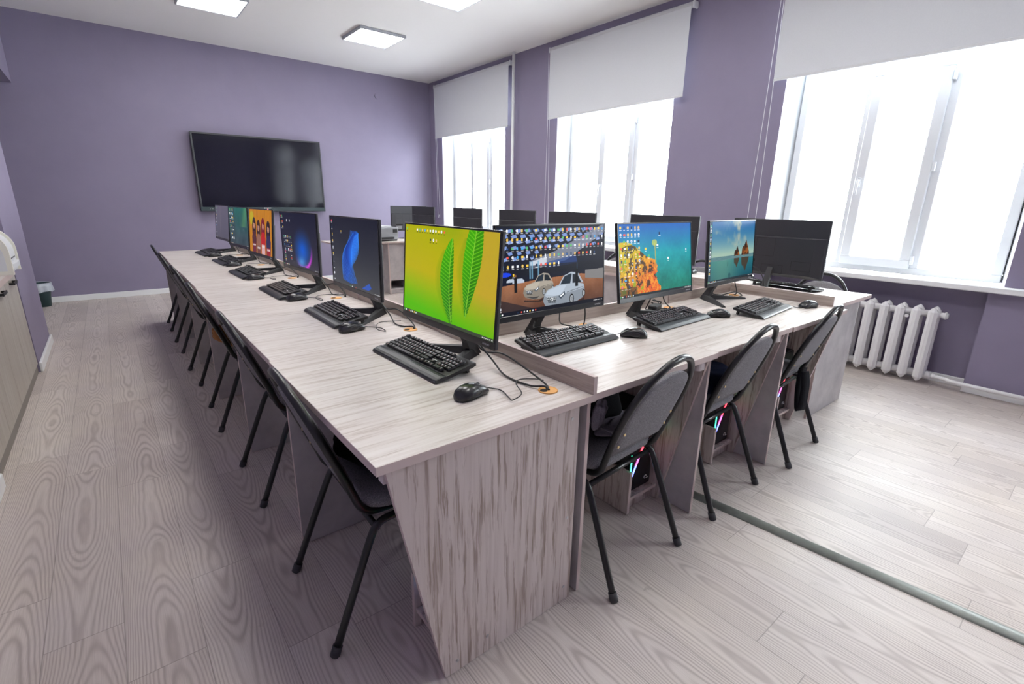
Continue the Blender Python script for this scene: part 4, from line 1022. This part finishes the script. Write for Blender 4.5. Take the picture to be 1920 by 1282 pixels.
def put_tower(x, y, a, lb):
    global first
    place(tw, (x, y, .0785), a, lb, first); first = False
for i in range(3):
    Wd = BX[i+1]-BX[i]-.001; xr = BX[i]+Wd-.02-.016
    put_tower(xr-.100, BY+.235, 0, 'black computer tower with coloured lights under the %s desk of the near row' % ('first', 'second', 'window end')[i])
for i in range(6):
    y = LY0+LW*i+.025+.016+.100
    put_tower(LX0+.245, y, -PI/2, 'black computer tower in the left row desk %s' % who[i])

# ------------------------------------------------------------------ clothes and bags
def lump(name, c, size, rz, mt, seed, label, cat, n=26, fold=.16, squash=1.0, parent=None, rx=0):
    rs = np.random.RandomState(seed); ph = rs.rand(12)*6.28; b = MB(); rings = []
    for i in range(1, n):
        th = PI*i/n; r = []
        for k in range(n*2):
            a = 2*PI*k/(n*2); x = math.sin(th)*math.cos(a); y = math.sin(th)*math.sin(a); z = math.cos(th)
            f = 1+fold*(.5*math.sin(3*a+ph[0]+2*z)+.4*math.sin(5*z*2+ph[1]+2*a)+.3*math.sin(7*a+ph[2]+4*z)+.25*math.sin(9*x+ph[3]+5*y))
            sx_ = abs(x)**.8*(1 if x > 0 else -1); sy_ = abs(y)**.8*(1 if y > 0 else -1); sz_ = abs(z)**.7*(1 if z > 0 else -1)
            r.append((sx_*f*size[0]/2, sy_*f*size[1]/2, max(-size[2]/2, sz_*f*size[2]/2)))
        rings.append(r)
    b.loft(rings); o = b.build(name, mt); o.location = c; o.rotation_euler = (rx, 0, rz)
    if label: tag(o, label, cat)
    return o
lump('bag', (.63, 1.49, .572), (.32, .30, .145), .3, M_darkcloth, 3, 'black cloth bag lying on the seat of the nearest left chair', 'bag', fold=.12)
j = lump('jacket', (1.37, 1.21, .612), (.28, .22, .23), .2, M_darkcloth, 8, 'black jacket heaped on the near row chair beside the desk corner', 'jacket', fold=.14)
f1 = lump('scarf', (1.46, 1.10, .520), (.26, .12, .06), .1, M_furgrey, 12, 'grey soft scarf lying on the seat under the black jacket', 'scarf', fold=.2)
f2 = lump('fur_trim', (1.262, 1.055, .625), (.07, .045, .11), .4, M_furgrey, 15, 'pale grey fur trim on the hood of the black jacket under the near row desk edge', 'fur_trim', fold=.16, rx=.2)  # fur trim of the jacket hood, modelled as a separate lump
lump('sweater', (2.16, 1.165, .535), (.42, .26, .09), .1, M_navy, 21, 'navy blue sweater folded over the seat of the middle near row chair', 'sweater', fold=.10)
lump('bundle', (.525, 3.34, .535), (.20, .42, .105), .3, M_tan, 24, 'tan brown bundle on the seat of the third left chair', 'clothing', fold=.14)
b = MB()
pr = smooth_curve([(0, 0, .48), (.02, -.02, .44), (.025, -.03, .33), (.0, -.02, .24), (-.03, .0, .235), (-.045, .01, .30), (-.04, .01, .40), (-.03, .02, .47)], 6)
r_ = [[(p.x, p.y-.03, p.z), (p.x+.004, p.y-.03, p.z+.001), (p.x+.004, p.y+.03, p.z+.001), (p.x, p.y+.03, p.z)] for p in pr]
b.loft(r_, smooth=True); st_ = b.build('bag_strap', M_darkcloth); st_.location = (2.92, .99, 0); st_.rotation_euler = (0, 0, 1.2)
tag(st_, 'black strap loop hanging from the window end chair of the near row', 'strap')
lump('backpack', (2.86, 1.19, .60), (.30, .22, .20), .2, M_darkcloth, 33, 'dark backpack on the seat of the window end chair of the near row', 'backpack', fold=.1)

# ------------------------------------------------------------------ teacher's corner
def teacher_desk():
    root = empty('teacher_desk', (2.36, 6.70, 0), label='pale wood teacher desk with a grey cupboard leg beyond the window row', cat='desk')
    slab('desktop', 0, 1.62, 0, .62, ZD-TT, ZD-.002, [M_topX, M_band], root)
    slab('side_panel', .30, .316, .25, .60, .002, ZD-TT-.001, [M_conc, M_band], root, thin='x')
    b = MB(); x0, x1, y0, y1 = .76, 1.06, .04, .58; zt = ZD-TT-.001
    b.box(x0, x0+.018, y0, y1, .002, zt); b.box(x1-.018, x1, y0, y1, .002, zt); b.box(x0+.018, x1-.018, y1-.018, y1, .002, zt); b.box(x0+.018, x1-.018, y0, y1-.018, .06, .076)
    b.box(x0+.018, x1-.018, y0+.01, y0+.026, .002, .06); b.box(x0+.018, x1-.018, y0+.003, y0+.019, .20, zt)
    b.build('cupboard', M_conc, root)
    MB().box(x0-.001, x0+.018, y0-.002, y0+.001, .002, zt).build('edge_band', M_band, root)
    return root
teacher_desk()
def laser_printer(loc, rz, body, label, s=1.0):
    root = empty('printer', loc, rz, label, 'printer')
    MB().box(-.20, .20, -.18, .18, .02, .20, .018, 3).build('printer_body', body, root)
    MB().box(-.185, .185, -.16, .16, 0, .022).build('base', M_black, root)
    MB().box(-.14, .14, -.10, .16, .2005, .215, .006).build('top_tray', M_lgrey, root)
    MB().box(-.12, .12, -.184, -.178, .03, .06).build('paper_slot', M_black, root)
    MB().box(.10, .18, -.181, -.178, .12, .17, .002).build('control_panel', M_black, root)
    return root
laser_printer((3.12, 6.98, ZD-.002), .15, M_prgrey, 'grey laser printer on the teacher desk')
monitor((3.71, 7.21, ZD-.002), PI+.05, None, 'grey-backed monitor on the teacher desk left of the last dark one', None, cable=None)
o = place(ch0, (3.30, 7.98, 0), PI, 'grey chair behind the teacher desk and printer', False, group='chair'); del o['group']

# ------------------------------------------------------------------ cabinet and printer on the left
def cabinet():
    root = empty('low_cabinet', (-.60, 3.13, 0), label='grey wood low cabinet with black handles set between the left wall and the pier', cat='cabinet')
    L = 2.03
    b = MB(); b.box(-.52, -.022, 0, L, .07, .775); b.build('carcass', M_cab, root)
    slab('cabinet_top', -.54, .004, 0, L, .7755, .815, [M_topY, M_band], root)
    MB().box(-.50, -.012, .0, L, .001, .069).build('plinth', mat('grey plinth', (.20, .18, .16), .5), root)
    for k in range(4):
        y0 = L/4*k+.002; y1 = L/4*(k+1)-.002
        d = MB().box(-.0215, -.004, y0, y1, .072, .772, .001).build('cabinet_door', M_cab, root)
        yc = (y0+y1)/2; b = MB(); b.box(.018, .026, yc-.075, yc+.075, .735, .755, .002); b.box(-.004, .018, yc-.075, yc-.065, .737, .753); b.box(-.004, .018, yc+.065, yc+.075, .737, .753)
        b.build('handle', M_black, d)
cabinet()
def cream_printer():
    root = empty('printer', (-.825, 4.95, .8155), 0, 'cream and white rounded printer on the low cabinet at the left edge', 'printer')
    n = 8
    def prof(inset): # in x-z, front towards +x with a big rounded upper corner
        x0, x1, z0, z1, r = -.24+inset, .27-inset, .0+inset, .32-inset, .17
        p = [(x0, z0), (x1, z0)]
        p += [(x1-r+r*math.cos(PI/2*k/n), z1-r+r*math.sin(PI/2*k/n)) for k in range(n+1)]
        return p+[(x0, z1)]
    for q in (-.19, .165):
        sf = MB().prism(prof(0), q, 'y', .025).build('side_frame', M_cream, root)
        MB().prism(prof(.028), q-.003 if q < 0 else q+.025, 'y', .003).build('side_cover', M_lgrey, sf)
    b = MB(); b.prism(prof(.012), -.165, 'y', .33); b.build('printer_body', M_lgrey, root)
    b = MB(); b.box(.2585, .262, -.11, .11, .10, .105); b.box(.2585, .261, -.12, -.05, .055, .062); b.build('paper_slot', M_black, root)
    b = MB(); b.box(.24, .275, -.15, .15, .03, .075, .006); b.build('paper_tray', M_lgrey, root)
    b = MB(); b.box(.10, .14, -.1, -.05, .3075, .310); b.box(.165, .18, .02, .06, .295, .301); b.build('buttons', M_rubber, root)
cream_printer()
# waste bin
root = empty('waste_bin', (-.80, 8.38, 0), label='small dark green waste bin with a clear liner by the end wall', cat='bin')
b = MB(); n = 24
def ring(r, z): return [(r*math.cos(2*PI*k/n), r*math.sin(2*PI*k/n), z) for k in range(n)]
b.loft([ring(.085, .001), ring(.120, .285), ring(.125, .29), ring(.117, .285), ring(.083, .01)]); b.build('bin_body', mat('dark green plastic', (.03, .065, .07), .5), root)
b = MB(); rs = np.random.RandomState(4)
def wr(r, z, a): return [((r+a*math.sin(7*t_)+a*.6*math.sin(13*t_+1))*math.cos(t_), (r+a*math.sin(7*t_)+a*.6*math.sin(13*t_+1))*math.sin(t_), z+a*math.sin(5*t_)) for t_ in [2*PI*k/48 for k in range(48)]]
b.loft([wr(.113, .19, .001), wr(.121, .295, .001), wr(.129, .297, .001), wr(.130, .25, .004), wr(.136, .19, .008)], cap=False)
b.build('bin_liner', mat('translucent liner', (.42, .45, .50), .3), root)

# ------------------------------------------------------------------ outside: bare bushes on snow
M_snow = mat('snow', (.85, .86, .88), .8)
g_ = MB(); g_.box(5.8, 40, -20, 30, -1.2, -1.1); tag(g_.build('snowy_ground', M_snow), 'snow covered ground outside the windows', 'ground'); bpy.data.objects['snowy_ground']['kind'] = 'structure'
M_twig = mat('pale brown twigs', (.34, .25, .20), .9)
def bush(x, y, h, seed, label):
    rs = random.Random(seed); b = MB()
    def grow(p, d, L, r, lv):
        q = p+d*L; b.tube([tuple(p), tuple((p+q)/2+Vector((rs.uniform(-.03, .03), rs.uniform(-.03, .03), 0))*L), tuple(q)], [r, r*.8, r*.6], 4, caps=False)
        if lv == 0: return
        for _ in range(3 if lv > 1 else 4):
            nd = (d+Vector((rs.uniform(-.8, .8), rs.uniform(-.8, .8), rs.uniform(-.2, .6)))).normalized(); grow(p.lerp(q, rs.uniform(.4, 1)), nd, L*rs.uniform(.55, .8), r*.6, lv-1)
    for _ in range(7): grow(Vector((rs.uniform(-.15, .15), rs.uniform(-.15, .15), 0)), Vector((rs.uniform(-.5, .5), rs.uniform(-.5, .5), 1)).normalized(), h*.4, .010, 4)
    o = b.build('bush', M_twig); o.location = (x, y, -1.1); tag(o, label, 'bush')
bush(9.0, 1.45, 2.0, 5, 'bare brown bush outside, seen low through the right pane of the nearest window')
bush(10.6, 3.1, 2.3, 9, 'bare brown bush outside, seen low through the middle pane of the nearest window')
